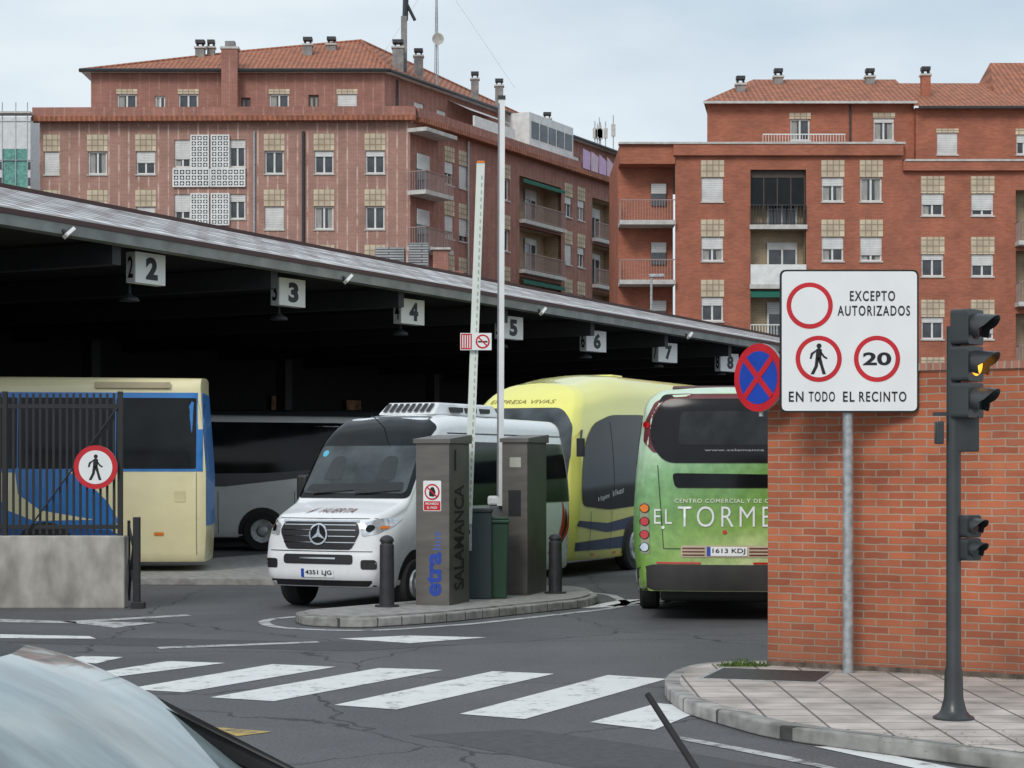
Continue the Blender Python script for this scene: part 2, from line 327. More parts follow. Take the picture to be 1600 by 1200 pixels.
# ---------------------------------------------------------------- signs
def walker(m,cu,cv,h,y):
    s=h/2
    def P(pts): m.flat([(cu+a*s,cv+b*s) for a,b in pts],y,sblack)
    m.flat(circ(cu+.02*s,cv+.82*s,.16*s,16),y,sblack)
    P([(-.16,.6),(-.2,.05),(.16,.05),(.2,.58),(.08,.66),(-.06,.66)])
    P([(-.2,.08),(-.26,-.45),(-.52,-.98),(-.3,-.98),(-.06,-.5),(0,-.05),(.14,.06)])
    P([(-.1,.06),(.16,.08),(.28,-.42),(.46,-.98),(.24,-.98),(.08,-.4),(-.08,-.02)])
    P([(-.12,.6),(-.2,.42),(-.36,.28),(-.46,-.02),(-.58,.02),(-.5,.36)])
    P([(.12,.62),(.2,.42),(.36,.2),(.56,.06),(.5,-.03),(.28,.1),(.1,.36)])
th=thing('information_sign','white rectangular restriction sign with red circles on a galvanised post','traffic sign',(3.21,18.3,0))
part('post',th,M().cyl((0,0.05,.13),(0,.05,2.75),.05,steel,n=20).cyl((0,.05,2.75),(0,.05,3.9),.04,steel),smooth=True)
mm=M(); pl=rrect(-.66,2.62,.66,3.98,.06)
n_=len(pl); mm.add([(a,-.03,b) for a,b in pl]+[(a,0,b) for a,b in pl],[tuple(range(n_)),tuple(range(n_,2*n_))[::-1]]+[(i,n_+i,n_+(i+1)%n_,(i+1)%n_) for i in range(n_)],sblack)
mm.flat(rrect(-.655,2.625,.655,3.975,.055),-.0315,sblack); mm.flat(rrect(-.643,2.637,.643,3.963,.05),-.033,swhite)
part('sign_panel',th,mm)
def sc_(x,y): return ((x-1330)*.0061,2.1+(730-y)*.0061)
for x,y,kk in((1268,478,0),(1282,561,1),(1373,561,2)):
    mm=M(); u,v=sc_(x,y); mm.flat(circ(u,v,.22,48),-.036,red); mm.flat(circ(u,v,.176,48),-.038,swhite)
    if kk==1: walker(mm,u,v,.30,-.041)
    if kk==2: flattext(mm,'20',.125,.27,-.041,sblack,cu=u,cv=v,bold=.03)
    part('symbol',th,mm)
for s,x,y,z,w_ in (('EXCEPTO',1366,463,.098,.43),('AUTORIZADOS',1368,486,.098,.69),('EN',1247,620,.098,.14),('TODO',1287,620,.098,.25),('EL',1329,620,.098,.11),('RECINTO',1382,620,.098,.45)):
    mm=M(); u,v=sc_(x,y); flattext(mm,s,z,w_,-.036,sblack,cu=u,cv=v,bold=.018,spacing=1.22); part('lettering',th,mm)
for z in (2.75,3.75): part('clamp',th,M().box(-.09,.09,-.02,.1,z,z+.05,steel))
th=thing('no_stopping_sign','round blue no stopping sign with red cross on the wall end','traffic sign',(2.42,18.85,0),R(-52))
mm=M().cyl((0,.0,2.98),(0,.03,2.98),.335,steel,n=40); mm.flat(circ(0,2.98,.335,48),-.002,red); mm.flat(circ(0,2.98,.26,48),-.005,sblue)
for a in(45,-45):
    T=Matrix.Translation((0,0,2.98))@Matrix.Rotation(R(a),4,'Y'); mm.flat([(-.262,-.03),(.262,-.03),(.262,.03),(-.262,.03)],-.008 if a>0 else -.0095,red,T)
part('sign_disc',th,mm); part('bracket',th,M().cyl((0,.03,2.98),(.12,.3,2.98),.02,steel).cyl((0,.04,2.6),(0,.04,3.3),.025,steel))
# ---------------------------------------------------------------- traffic light
tl=mat('traffic_light_black',(.04,.045,.047),.42,.1,var=.25,coat=.2)
th=thing('traffic_light','dark grey traffic light post with amber lamp lit and repeater','traffic light',(3.45,15,0))
part('post',th,M().lathe([(.16,.13),(.16,.15),(.125,.17),(.10,.20),(.075,.30),(.07,.5),(.058,.55),(.055,3.2)],tl,24),smooth=True)
lensoff=mat('dark_lens_red',(.05,.02,.018),.2); lensg=mat('dark_lens_green',(.02,.05,.045),.2); lensA=mat('amber_led',(.9,.4,.05),.3,emit=(1,.38,.03),es=2.0)
def head(parent,name,x,y,z,rot,s,lit,n=3):
    mm=M()
    for k in range(n):
        zz=z+(n-1-k)*.3*s
        mm.prism(rrect(-.14*s,-.145*s,.14*s,.145*s,.03),-.0,.16*s,tl,Matrix.Translation((0,0,zz))@Matrix.Rotation(R(90),4,'X')@Matrix.Translation((0,0,-.08*s)))
    hd=part(name,parent,mm,(x,y,0),(0,0,rot),smooth=False,bevel=.004)
    for k in range(n):
        zz=z+(n-1-k)*.3*s
        v=M(); N=20; L=.2*s; r=.112*s
        vs=[];fs=[]
        for i in range(N+1):
            t=R(-40)+R(260)*i/N
            Lk=L*(.35+.65*max(0,math.sin(t))**.6) if math.sin(t)>0 else L*.35
            for rr in (r,r-.006*s):
                vs.append((rr*math.cos(t),-.08*s,zz+rr*math.sin(t))); vs.append((rr*math.cos(t),-.08*s-Lk,zz+rr*math.sin(t)-.02*s))
        for i in range(N):
            a=4*i;b=4*i+4; fs+=[(a,b,b+1,a+1),(a+2,a+3,b+3,b+2),(a+1,b+1,b+3,a+3)]
        v.add(vs,fs,tl); part('visor',hd,v,smooth=True)
        ln=M().lathe([(.1*s,0),(.09*s,.012),(.05*s,.022),(.001,.026)],lensA if k==lit else (lensoff if k==0 else lensg),20,Matrix.Translation((0,-.082*s,zz))@Matrix.Rotation(R(90),4,'X'))
        part('lens',hd,ln,smooth=True)
    return hd
head(th,'lamp_head',.10,-.02,2.62,R(50),.95,1)
head(th,'repeater_head',.12,-.02,1.46,R(35),.6,9,2)
part('backing_box',th,M().box(-.14,-.08,-.03,.06,2.28,2.46,tl),bevel=.01); part('control_box',th,M().box(.0,.19,-.05,.1,2.22,2.5,tl),bevel=.01)
part('bracket',th,M().box(-.16,.0,-.02,.02,2.5,2.53,tl)); part('bracket',th,M().box(-.02,.1,-.02,.02,3.2,3.24,tl))
# ---------------------------------------------------------------- facade builder
tan=brickmat('tan_tile_panel',(.70,.59,.43),(.56,.46,.33),(.36,.28,.2),.3,.3,.03,offset=0,bump=.2)
wfr=mat('white_window_frame',(.76,.76,.74),.5); shut=brickmat('white_roller_shutter',(.74,.74,.72),(.70,.70,.68),(.50,.50,.49),4,.09,.014,bump=.2); wgl=mat('window_glass',(.045,.052,.062),.08,var=.8,scale=.9,spec=.8)
curt=mat('curtain',(.35,.34,.32),.9,var=.25,scale=3,stretch=(6,6,.6)); dfr=mat('brown_window_frame',(.09,.06,.05),.5)
slab=mat('pale_slab_edge',(.55,.53,.50),.8,var=.2); cream=brickmat('cream_brick',(.50,.38,.25),(.44,.33,.22),(.3,.24,.17),.3,.1,.012,bump=.1)
railm=mat('brown_pink_rail',(.34,.24,.22),.6); awng=mat('green_awning',(.01,.13,.09),.7); gap=mat('interior_dark',(.02,.018,.016),.8)
def wall_grid(mm,W,z0,z1,ops,mt,rev=.22,x0=0):
    xs=sorted(set([x0,W]+[round(o[0],4) for o in ops]+[round(o[1],4) for o in ops])); zs=sorted(set([z0,z1]+[round(o[2],4) for o in ops]+[round(o[3],4) for o in ops]))
    def inside(x,z): return any(o[0]<x<o[1] and o[2]<z<o[3] for o in ops)
    idx={};vs=[];fs=[]
    def V(x,z):
        k=(x,z)
        if k not in idx: idx[k]=len(vs); vs.append((x,0,z))
        return idx[k]
    for i in range(len(xs)-1):
        for j in range(len(zs)-1):
            if not inside((xs[i]+xs[i+1])/2,(zs[j]+zs[j+1])/2): fs.append((V(xs[i],zs[j]),V(xs[i+1],zs[j]),V(xs[i+1],zs[j+1]),V(xs[i],zs[j+1])))
    mm.add(vs,fs,mt)
    for o in ops:
        a,b,c,d=o[:4]
        mm.add([(a,0,c),(b,0,c),(b,0,d),(a,0,d),(a,rev,c),(b,rev,c),(b,rev,d),(a,rev,d)],[(0,4,5,1),(1,5,6,2),(2,6,7,3),(3,7,4,0)],mt)
WM={}
def win_mesh(w_,h,sh,panel,ft='w',cur=False,sill=True):
    key=(w_,h,sh,panel,ft,cur)
    if key in WM: return WM[key]
    m=M(); fr=wfr if ft=='w' else dfr; a=w_/2
    m.box(-a,a,.17,.2,0,h,wgl)
    if cur: m.box(-a+.06,-a+.06+w_*.3,.164,.168,0,h,curt)
    if cur>1: m.box(a-.06-w_*.25,a-.06,.164,.168,0,h,curt)
    for x0,x1 in((-a,-a+.08),(a-.08,a),(-.045,.045)): m.box(x0,x1,.11,.169,0,h,fr)
    m.box(-a+.08,a-.08,.112,.169,0,.08,fr); m.box(-a+.08,a-.08,.112,.169,h-.08,h,fr)
    if sh>0: m.box(-a+.005,a-.005,.07,.105,h*(1-sh),h,shut)
    if sill: m.box(-a-.05,a+.05,-.06,.1,-.07,-.003,slab)
    if panel: m.box(-a-.04,a+.04,-.025,.02,h+.003,h+panel,tan)
    WM[key]=m.mesh('window'); return WM[key]
def place(fr,x,y,z):
    o,r=fr; return (o[0]+x*math.cos(r)-y*math.sin(r),o[1]+x*math.sin(r)+y*math.cos(r),z)
def window(b,fr,x,z,w_,h,sh=None,panel=.85,ft='w'):
    if sh is None: sh=random.choice([0,0,.25,.35,.5,.5,.75,1])
    part('window',b,win_mesh(w_,h,sh,panel,ft,random.choice([0,1,2,0])),place(fr,x,0,z),(0,0,fr[1]))
    return (x-w_/2,x+w_/2,z,z+h)
BM={}
def bal_mesh(W,H,dep,rail,aw,rec=1.1,solidrail=False,door=1,back=None):
    key=(W,H,dep,rail.name,aw,rec,solidrail,door,back.name if back else '')
    if key in BM: return BM[key]
    m=M(); a=W/2; bk=back or cream
    m.add([(-a,.0,0),(a,.0,0),(a,0,H),(-a,0,H),(-a,rec,0),(a,rec,0),(a,rec,H),(-a,rec,H)],[(0,4,5,1),(1,5,6,2),(2,6,7,3),(3,7,4,0),(4,7,6,5)],bk)
    m.box(-a-.05,a+.05,-dep,-.004,-.2,.02,slab)
    if door:
        dx=.12*W
        m.box(dx-.75,dx+.75,rec-.06,rec-.01,.02,2.15,wgl); 
        for x in (-.75,-.04,.67): m.box(dx+x,dx+x+.09,rec-.1,rec-.061,.02,2.15,wfr)
        m.box(dx-.75,dx+.75,rec-.11,rec-.062,1.6+.25*(door-1),2.2,shut)
    if door==3:
        m.box(-a,a,.34,.36,1.05,H-.35,gblack)
        for i in range(5): m.box(-a+i*(W-.06)/4,-a+i*(W-.06)/4+.05,.30,.339,0,H,dfr)
        m.box(-a,a,.29,.37,H-.35,H,dfr)
    y=-dep+.06
    if solidrail: m.box(-a,a,y-.03,y+.03,.02,1.0,wfr)
    else:
        nb=int(W/.14)
        for i in range(nb+1):
            x=-a+W*i/nb; m.box(x-.014,x+.014,y-.012,y+.012,.05,.97,rail)
        m.box(-a,a,y-.025,y+.025,.97,1.02,rail); m.box(-a,a,y-.02,y+.02,.08,.12,rail)
    if dep>.5:
        for sx in(-a,a):
            nb=int(dep/.14)
            for i in range(nb): m.box(sx-.012,sx+.012,-dep+.1+i*.14,-dep+.125+i*.14,.05,.97,rail)
            m.box(sx-.02,sx+.02,-dep+.09,-.01,.972,1.018,rail)
    if aw: m.add([(-a,.1,H-.05),(a,.1,H-.05),(a,-dep*.8,H-.2),(-a,-dep*.8,H-.2),(a,-dep*.8,H-.4),(-a,-dep*.8,H-.4)],[(0,3,2,1),(3,5,4,2)],awng)
    BM[key]=m.mesh('balcony'); return BM[key]
def balcony(b,fr,x,z,W,H,dep=.3,rail=None,aw=0,**k):
    part('balcony',b,bal_mesh(W,H,dep,rail or railm,aw,**k),place(fr,x,0,z),(0,0,fr[1])); return (x-W/2,x+W/2,z,z+H)
tiler=tilemat('terracotta_roof_tiles',(.54,.20,.11),(.30,.12,.075)); chim=mat('chimney_grey',(.26,.25,.24),.9,var=.3)
def chimney(b,x,y,z,h=1.4,w_=.5,m_=None,cap=True):
    mm=M().box(-w_/2,w_/2,-w_/2,w_/2,-1.2,h,m_ or chim)
    mm.box(-w_/2-.06,w_/2+.06,-w_/2-.06,w_/2+.06,h+.002,h+.1,slab)
    if cap:
        for k in (-.15,.15): mm.box(k-.04,k+.04,-.18,.18,h+.1,h+.3,gap)
        mm.box(-w_/2,w_/2,-w_/2,w_/2,h+.3,h+.48,darkmetal)
    part('chimney',b,mm,(x,y,z))
# ---- left building
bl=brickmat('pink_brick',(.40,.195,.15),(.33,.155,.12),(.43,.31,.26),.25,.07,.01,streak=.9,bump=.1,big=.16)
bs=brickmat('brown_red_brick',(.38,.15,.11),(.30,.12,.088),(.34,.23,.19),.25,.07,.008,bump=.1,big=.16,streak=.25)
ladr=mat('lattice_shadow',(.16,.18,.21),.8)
B=thing('apartment_building','pink brick apartment block with terracotta roof, chimneys and balconies','building',(0,0,0))
F=((-24.7,100.4),math.atan2(-.4,19.4)); WF=19.4
def fx(px,Y=100): return (px-800)*Y/3000+24.7
ops=[]
for px in (78,150,226,428,506,586):
    for k,z in enumerate((17.4,14.5,11.6,8.7,5.8)): ops.append(window(B,F,fx(px),z,.8 if px==78 else 1.0,1.2,None if k<2 else .4,.9))
for zz,h_ in ((17.75,1.45),(15.05,1.3),(12.2,1.3)):
    for px in (284,370): ops.append(window(B,F,fx(px),zz,.85,h_,.7 if px==284 else .3,0))
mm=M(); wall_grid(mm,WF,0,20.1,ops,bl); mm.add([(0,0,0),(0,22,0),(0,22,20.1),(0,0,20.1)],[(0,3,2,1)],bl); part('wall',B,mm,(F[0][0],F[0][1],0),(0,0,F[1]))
def lattice(x0,x1,z0,z1):
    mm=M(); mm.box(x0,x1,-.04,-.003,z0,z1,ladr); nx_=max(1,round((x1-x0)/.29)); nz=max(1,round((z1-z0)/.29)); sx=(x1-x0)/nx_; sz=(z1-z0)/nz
    for i in range(nx_+1): mm.box(x0+i*sx-.04,x0+i*sx+.04,-.14,-.041,z0,z1,wfr)
    for j in range(nz+1): mm.box(x0-.03,x1+.03,-.138,-.042,z0+j*sz-.04,z0+j*sz+.04,wfr)
    for i in range(nx_):
        for j in range(nz):
            c=(x0+(i+.5)*sx,z0+(j+.5)*sz); q=.085
            mm.add([(c[0]-q,-.136,c[1]),(c[0],-.136,c[1]-q),(c[0]+q,-.136,c[1]),(c[0],-.136,c[1]+q)],[(0,1,2,3)],wfr)
    part('lattice_panel',B,mm,(F[0][0],F[0][1],0),(0,0,F[1]))
for z0,z1,zp in ((17.72,19.4,16.75),(14.75,16.35,14.0),(11.9,13.5,11.0)):
    lattice(fx(298),fx(325),z0,z1); lattice(fx(330),fx(357),z0,z1)
    if z0>17: lattice(fx(270),fx(326),zp,z0-.08); lattice(fx(329),fx(382),zp,z0-.08)
for px,mt_,r_ in ((397,steel,.06),(474,darkmetal,.08)): part('downpipe',B,M().cyl((fx(px),-.08,3),(fx(px),-.08,19.6),r_,mt_,n=8),(F[0][0],F[0][1],0),(0,0,F[1]))
FS=((-5.3,100),math.atan2(1,.51)); k_=1.1225
def ts(px,Y0=100,X0=-5.3):
    r=(px-800)/3000; return (-X0+Y0*r)/(.51-r)*k_
ops=[]; t1=ts(972)
for k,z in enumerate((17.35,14.45,11.5,8.6,5.7)):
    for px in (702,724,790,888,908): ops.append(window(B,FS,ts(px),z,1.0,1.25,None,.8,'w' if px!=724 else 'b'))
    for c,wd in ((ts(845),5.6),(ts(947),4.2)):
        ops.append(balcony(B,FS,c,z-.9,wd,2.55,.35,aw=(k%2==0 and c<18),door=1+(k%2)))
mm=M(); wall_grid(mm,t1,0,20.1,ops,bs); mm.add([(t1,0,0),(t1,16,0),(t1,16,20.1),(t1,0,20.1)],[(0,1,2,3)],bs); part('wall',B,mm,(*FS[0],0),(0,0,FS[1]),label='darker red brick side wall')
for k,z in enumerate((16.45,13.55,10.6,7.7)):
    m=M(); m.box(-.3,2.7,-1.1,-.003,-.2,.02,slab)
    for i in range(22): m.box(-.28+i*.14,-.255+i*.14,-1.08,-1.055,.02,.97,railm)
    for i in range(8):
        for x in(-.28,2.67): m.box(x,x+.025,-1.0+i*.14,-.975+i*.14,.02,.97,railm)
    m.box(-.3,2.7,-1.1,-1.04,.972,1.02,railm); m.box(-.3,-.25,-1.035,-.01,.97,1.02,railm); m.box(2.65,2.7,-1.035,-.01,.97,1.02,railm)
    m.box(.6,1.9,-.05,-.004,.02,2.1,wgl); m.box(.6,1.9,-.08,-.051,1.3,2.1,shut)
    part('balcony',B,m,(FS[0][0],FS[0][1],z),(0,0,FS[1]))
m=M(); m.box(-.3,3,-1.15,-.003,19.5,19.7,slab); part('canopy_slab',B,m,(*FS[0],0),(0,0,FS[1]))
m=M(); m.box(-.3,WF+.3,-.55,.0,20.1,20.35,tiler).box(-.3,WF+.3,-.35,.25,20.352,20.85,bs); part('cornice',B,m,(F[0][0],F[0][1],0),(0,0,F[1]))
m=M(); m.box(.3,t1+.2,-.55,0,20.1,20.35,tiler).box(.3,t1+.2,-.35,.25,20.352,20.85,bs); part('cornice',B,m,(*FS[0],0),(0,0,FS[1]))
m=M(); m.face([(-24.7,100.4,20.1),(-5.3,100,20.1),(7.2,124.4,20.1),(-12,132,20.1),(-24.7,122,20.1)],slab); part('terrace',B,m)
FT=((-22.5,102.6),0); WT=15.7; ops=[]
def fx2(px,Y=102.6): return (px-800)*Y/3000+22.5
for px,w_,h,z,ft in ((198,1.05,1.1,20.95,'w'),(250,.55,.75,21.2,'w'),(294,1.05,1.1,20.95,'w'),(384,.5,.9,20.95,'b'),(436,1.05,1.1,20.95,'w'),(490,.55,1.0,21.0,'b'),(542,1.05,1.1,20.95,'w')): ops.append(window(B,FT,fx2(px),z,w_,h,None if w_>1 else 0,.25 if w_>1 else 0,ft))
mm=M(); wall_grid(mm,WT,20.1,23.2,ops,bs); mm.add([(0,0,20),(0,18,20),(0,18,23.2),(0,0,23.2)],[(0,3,2,1)],bs); part('wall',B,mm,(*FT[0],0))
part('chimney',B,M().box(fx2(349),fx2(374),-.75,-.002,20.1,24.3,bs).box(fx2(347),fx2(376),-.8,.05,24.302,24.42,slab).box(fx2(354),fx2(369),-.6,-.1,24.42,24.75,chim),(*FT[0],0))
FU=((-6.8,102.6),FS[1]); ops=[]
tU=ts(985,102.6,-6.8)
for px in (655,690,870,900,930,955): ops.append(window(B,FU,ts(px,102.6,-6.8),20.9,1.1,1.3,None,0))
mm=M(); wall_grid(mm,tU,20.1,23.2,ops,bs)
part('wall',B,mm,(*FU[0],0),(0,0,FU[1]))
m=M(); a0,a1=ts(785,102.6,-6.8),ts(855,102.6,-6.8)
m.box(a0,a1,-1.8,-.003,20.9,23.2,wfr)
for i in range(5): m.box(a0+.3+i*(a1-a0-.3)/5,a0+.1+(i+1)*(a1-a0-.3)/5,-1.83,-1.801,21.7,22.7,wgl)
part('glazed_terrace',B,m,(*FU[0],0),(0,0,FU[1]))
b0,b1=ts(700,102.6,-6.8),ts(765,102.6,-6.8); m=M(); m.box(b0,b1,-1.7,-1.6,20.85,21.9,wfr); part('parapet',B,m,(*FU[0],0),(0,0,FU[1]))
part('awning',B,M().add([(b0,-.01,22.9),(b1,-.01,22.9),(b1,-1.5,22.2),(b0,-1.5,22.2)],[(0,1,2,3)],mat('pale_pink_awning',(.6,.55,.55),.8)),(*FU[0],0),(0,0,FU[1]))
part('downpipe',B,M().cyl((1.2,-.1,20.2),(1.2,-.1,23),.06,darkmetal,n=8),(*FU[0],0),(0,0,FU[1])); part('downpipe',B,M().cyl((6.2,-.1,3),(6.2,-.1,20),.06,steel,n=8),(*FS[0],0),(0,0,FS[1]))
e=.5; A_=(-22.5-e,102.6-e,23.2);B_=(-6.5,102.6-e,23.2);ux,uy=.51/k_,1/k_
C_=(-6.8+ux*(tU+.5)+.5,102.6+uy*(tU+.5)-.2,23.2);D_=(-13,140,23.2);E_=(-23,125,23.2)
R1=(-15,109,25.7);R2=(-8.6,109.5,26.4);R3=(1.8,130,25.4);R4=(-15,118,25.7)
m=M(); 
for f in ([A_,B_,R2,R1],[B_,C_,R3,R2],[C_,D_,R3],[D_,E_,R4,R3],[E_,A_,R1,R4],[R1,R2,R3,R4]): m.face(f,tiler)
m.face([(p[0],p[1],p[2]-.02) for p in (E_,D_,C_,B_,A_)],slab)
for p,q in ((A_,R1),(R1,R2),(R2,B_),(R2,R3)): m.cyl(p,q,.11,tiler,n=6)
part('roof',B,m)
for p,q in ((A_,B_),(B_,C_)): part('gutter',B,M().cyl((p[0],p[1],p[2]+.02),(q[0],q[1],q[2]+.02),.1,darkmetal,n=6))
for px,py,Y,h,w_ in ((313,92,107,1.0,.5),(330,90,107.5,.9,.4),(481,88,106,1.0,.5),(518,84,107.3,.8,.5),(622,100,106,1.5,.6),(654,108,109,1.2,.5),(742,140,113,1.0,.45),(780,150,118,1.0,.5),(855,200,122,.9,.5)):
    chimney(B,(px-800)*Y/3000,Y,2.1+(730-py)*Y/3000,h*.55,w_)
xx,yy=(633-800)*107/3000,107
m=M().box(xx-.22,xx+.1,yy-.2,yy+.2,24,27.2,chim).cyl((xx,yy,27),(xx+.05,yy,28.8),.16,darkmetal,n=8).cyl((xx+.1,yy,27.9),(xx+.55,yy,27.0),.09,darkmetal,n=8)
part('chimney',B,m,label='tall sooty chimney stack with flue')
AN=thing('antenna_mast','tall thin lattice antenna mast with a white dish','antenna',((682-800)*110/3000,110,0))
part('mast',AN,M().cyl((0,0,24),(0,0,31),.05,steel,n=6).cyl((.12,.1,24),(.02,0,31),.02,steel,n=5).cyl((-.12,.1,24),(-.02,0,31),.02,steel,n=5))
for gx_ in (-1,1): part('guy_wire',AN,M().cyl((0,0,30.5),(gx_*4.5,2,24.2),.008,steel,n=4))
part('dish',AN,M().lathe([(.02,0),(.22,.04),(.34,.12),(.33,.12),(.2,.06),(.01,.03)],slab,16,Matrix.Translation((.1,-.15,26.6))@Matrix.Rotation(R(100),4,'X')),smooth=True)
m=M()
for i in range(7):
    x=random.uniform(5,8.5); h=random.uniform(.8,1.6)
    m.cyl((x,139,24.5),(x,139,24.5+h+1),.04,steel,n=6); m.box(x-.15,x+.15,138.8,139,25+h*.3,25.4+h*.6,slab)
AN=thing('antenna_cluster','cluster of grey phone antennas on a distant rooftop','antenna',(-.6,0,.6)); part('antennas',AN,m)
LB=thing('hanging_laundry','lilac and pink sheets drying on the terrace','laundry',(0,0,0))
for i in range(4):
    c=mat('lilac_sheet',(.66,.46,.70),.9) if i%2==0 else mat('pink_sheet',(.70,.52,.62),.9)
    x=4.35+i*.55; y=118.0+i*1.1
    part('sheet',LB,M().add([(x,y,20.5),(x+.5,y+1.0,20.5),(x+.52,y+1.0,21.6-.1*i),(x+.02,y,21.7)],[(0,1,2,3)],c))
# ---- right building
br=brickmat('deep_red_brick',(.43,.135,.075),(.33,.098,.056),(.38,.20,.14),.25,.07,.006,bump=.1,big=.18)
B=thing('apartment_building','deep red brick apartment block with beige panels over shuttered windows','building',(0,0,0))
sc=95/3000.
F=((8.07,95),0); 
def gx(px): return (px-800)*sc-8.07
def gz(py): return 2.1+(730-py)*sc
ops=[]
for k,b0 in enumerate((315,408,502,596)):
    for px in (1113,1301,1361): ops.append(window(B,F,gx(px),gz(b0),1.08,1.2,None,.85))
    ops.append(balcony(B,F,gx(1216),gz(b0+37),2.75,2.75,.12,rail=(darkmetal if k==0 else wfr),solidrail=(k==1),aw=(k==2),door=3 if k==0 else 1+k%2))
m=M(); wall_grid(m,gx(1410),0,17.5,ops,br); part('wall',B,m,(*F[0],0))
F2=((8.07+gx(1410),95.001),0); ops=[]
def gx2(px): return gx(px)-gx(1410)
for b0 in (337,432,530,620):
    for px in (1457,1535): ops.append(window(B,F2,gx2(px),gz(b0),1.1,1.1,None,.85))
    ops.append(balcony(B,F2,gx2(1625),gz(b0+42),2.4,2.6,.8))
m=M(); wall_grid(m,gx2(1720),0,16.75,ops,br); m.box(gx2(1720),gx2(1720)+.2,0,15,0,16.7,br); part('wall',B,m,(*F2[0],0))
m=M(); m.box(-.1,gx(1410)-.0,-.25,.3,17.5,18.05,br).box(-2.8,gx(1410)+.1,-.3,.3,18.052,18.15,slab).box(gx(1410),gx(1720),-.25,.3,16.75,17.2,br).box(gx(1410)+.1,gx(1720),-.3,.3,17.202,17.3,slab)
m.box(gx(1410),gx(1410)+.25,.3,10,16.7,18.1,br); m.box(0,gx(1410),.31,12,17.3,17.5,slab).box(gx(1411),gx(1720),.31,12,16.5,16.74,slab)
part('parapet',B,m,(*F[0],0))
m=M(); m.box(-2.75,-.003,1.25,10,0,18.0,br); m.box(-2.75,-.003,-.1,1.24,17.1,18.05,br); 
part('wall',B,m,(*F[0],0))
for py_ in (345,438,530):
    z=gz(py_); m=M(); m.box(-2.75,-.004,-.35,1.24,-.22,0,slab); nb=20
    for i in range(nb): m.box(-2.72+i*.136,-2.695+i*.136,-.32,-.295,0,.97,railm)
    m.box(-2.74,-.01,-.33,-.28,.972,1.02,railm)
    for i in range(9): m.box(-2.72,-2.695,-.2+i*.14,-.175+i*.14,0,.97,railm)
    m.box(-1.1,-.35,1.15,1.24,0.9,2.0,wgl).box(-1.1,-.35,1.1,1.149,1.5,2.0,shut)
    part('balcony',B,m,(F[0][0],F[0][1],z))
sc2=97/3000.
F3=((9.86,97),0)
def hx(px): return (px-800)*sc2-9.86
ops=[window(B,F3,hx(1250),18.6,1.0,1.1,0,.3),window(B,F3,hx(1381),18.6,1.05,1.15,.2,.25)]
m=M(); wall_grid(m,hx(1428),17.5,20.5,ops,br); m.add([(0,0,17.5),(1.6,9,17.5),(1.6,9,20.5),(0,0,20.5)],[(0,3,2,1)],br); part('wall',B,m,(*F3[0],0))
F4=((9.86+hx(1428),96.7),0)
def hx2(px): return hx(px)-hx(1428)
ops=[window(B,F4,hx2(1478),17.85,1.05,1.1,1,.2),window(B,F4,hx2(1598),17.85,.8,1.0,.4,.3)]
m=M(); wall_grid(m,hx2(1720),16.7,20.2,ops,br); m.box(0,.02,0,.3,16.7,20.2,br); part('wall',B,m,(*F4[0],0))
m=M(); xa=9.86-.25; xb=9.86+hx(1430); xc=9.86+hx(1720)
m.face([(xa,96.5,20.5),(xb,96.5,20.5),(xb,102,22.7),(xa+3.2,102,22.7)],tiler); m.face([(xa,96.5,20.5),(xa+3.2,102,22.7),(xa+1.8,108,20.5)],tiler)
m.face([(xb-.2,96.2,20.2),(xc,96.2,20.2),(xc,102.5,22.6),(xb+.3,102.5,22.6)],tiler); m.face([(xb-.2,96.2,20.2),(xb+.3,102.5,22.6),(xb-.2,106,20.2)],tiler)
xd=9.86+hx(1570); m.face([(xd,99,21.2),(xd+6,99,21.2),(xd+6,104,24),(xd+1,104,24)],tiler); m.face([(xd,99,21.2),(xd+1,104,24),(xd,108,21.2)],tiler)
m.box(xa,xb,96.45,96.5,20.38,20.5,slab); m.box(xb,xc,96.15,96.2,20.08,20.2,darkmetal)
part('roof',B,m)
for px,py_,Y,h in ((1157,140,99,.5),(1216,128,101,.5),(1359,128,101,.5),(1446,128,99,.7)): chimney(B,(px-800)*Y/3000,Y,2.1+(730-py_)*Y/3000,h*.4,.45,br if px==1446 else None)
m=M()
for i in range(30): m.box(hx(1185)+i*.14,hx(1185)+.02+i*.14,-1.7,-1.68,18.1,18.6,wfr)
m.box(hx(1185),hx(1185)+4.1,-1.71,-1.67,18.6,18.65,wfr); part('railing',B,m,(*F3[0],0))
part('downpipe',B,M().cyl((hx(1328),-.08,17.6),(hx(1328),-.08,20.4),.05,darkmetal,n=6),(*F3[0],0))
B=thing('office_building','white flat-roofed building with dark window bands','building',(-33.5,120,0))
part('wall',B,M().box(0,3.4,0,10,0,24,mat('white_render',(.66,.68,.69),.7)))
for i in range(7): part('window_band',B,M().box(-.01,3.41,-.03,-.002,20.7-i*1.0,21.2-i*1.0,wgl))
NT=thing('scaffold','scaffolding with green safety netting against the building end','scaffold',(-27,99,0))
net=mat('green_netting',(.14,.34,.29),.9,var=.4,scale=9)
part('netting',NT,M().box(.6,1.9,.5,.53,12,18.6,net))
m=M()
for x in (.6,1.3,1.9): m.cyl((x,.45,0),(x,.45,21),.03,steel,n=6)
for z in range(12,22,2): m.cyl((.3,.45,z),(2.2,.45,z),.03,steel,n=6)
m.box(.2,2.1,.2,1,20.4,20.5,slab); part('frame',NT,m)
B=thing('apartment_building','distant low building with tiled roof behind the station','building',(-36,140,0))
part('wall',B,M().box(0,8,0,8,0,21,bl)); part('roof',B,M().add([(-.4,-.4,21),(8.4,-.4,21),(8.4,8.4,21),(-.4,8.4,21),(4,4,23)],[(0,1,4),(1,2,4),(2,3,4),(3,0,4)],tiler))
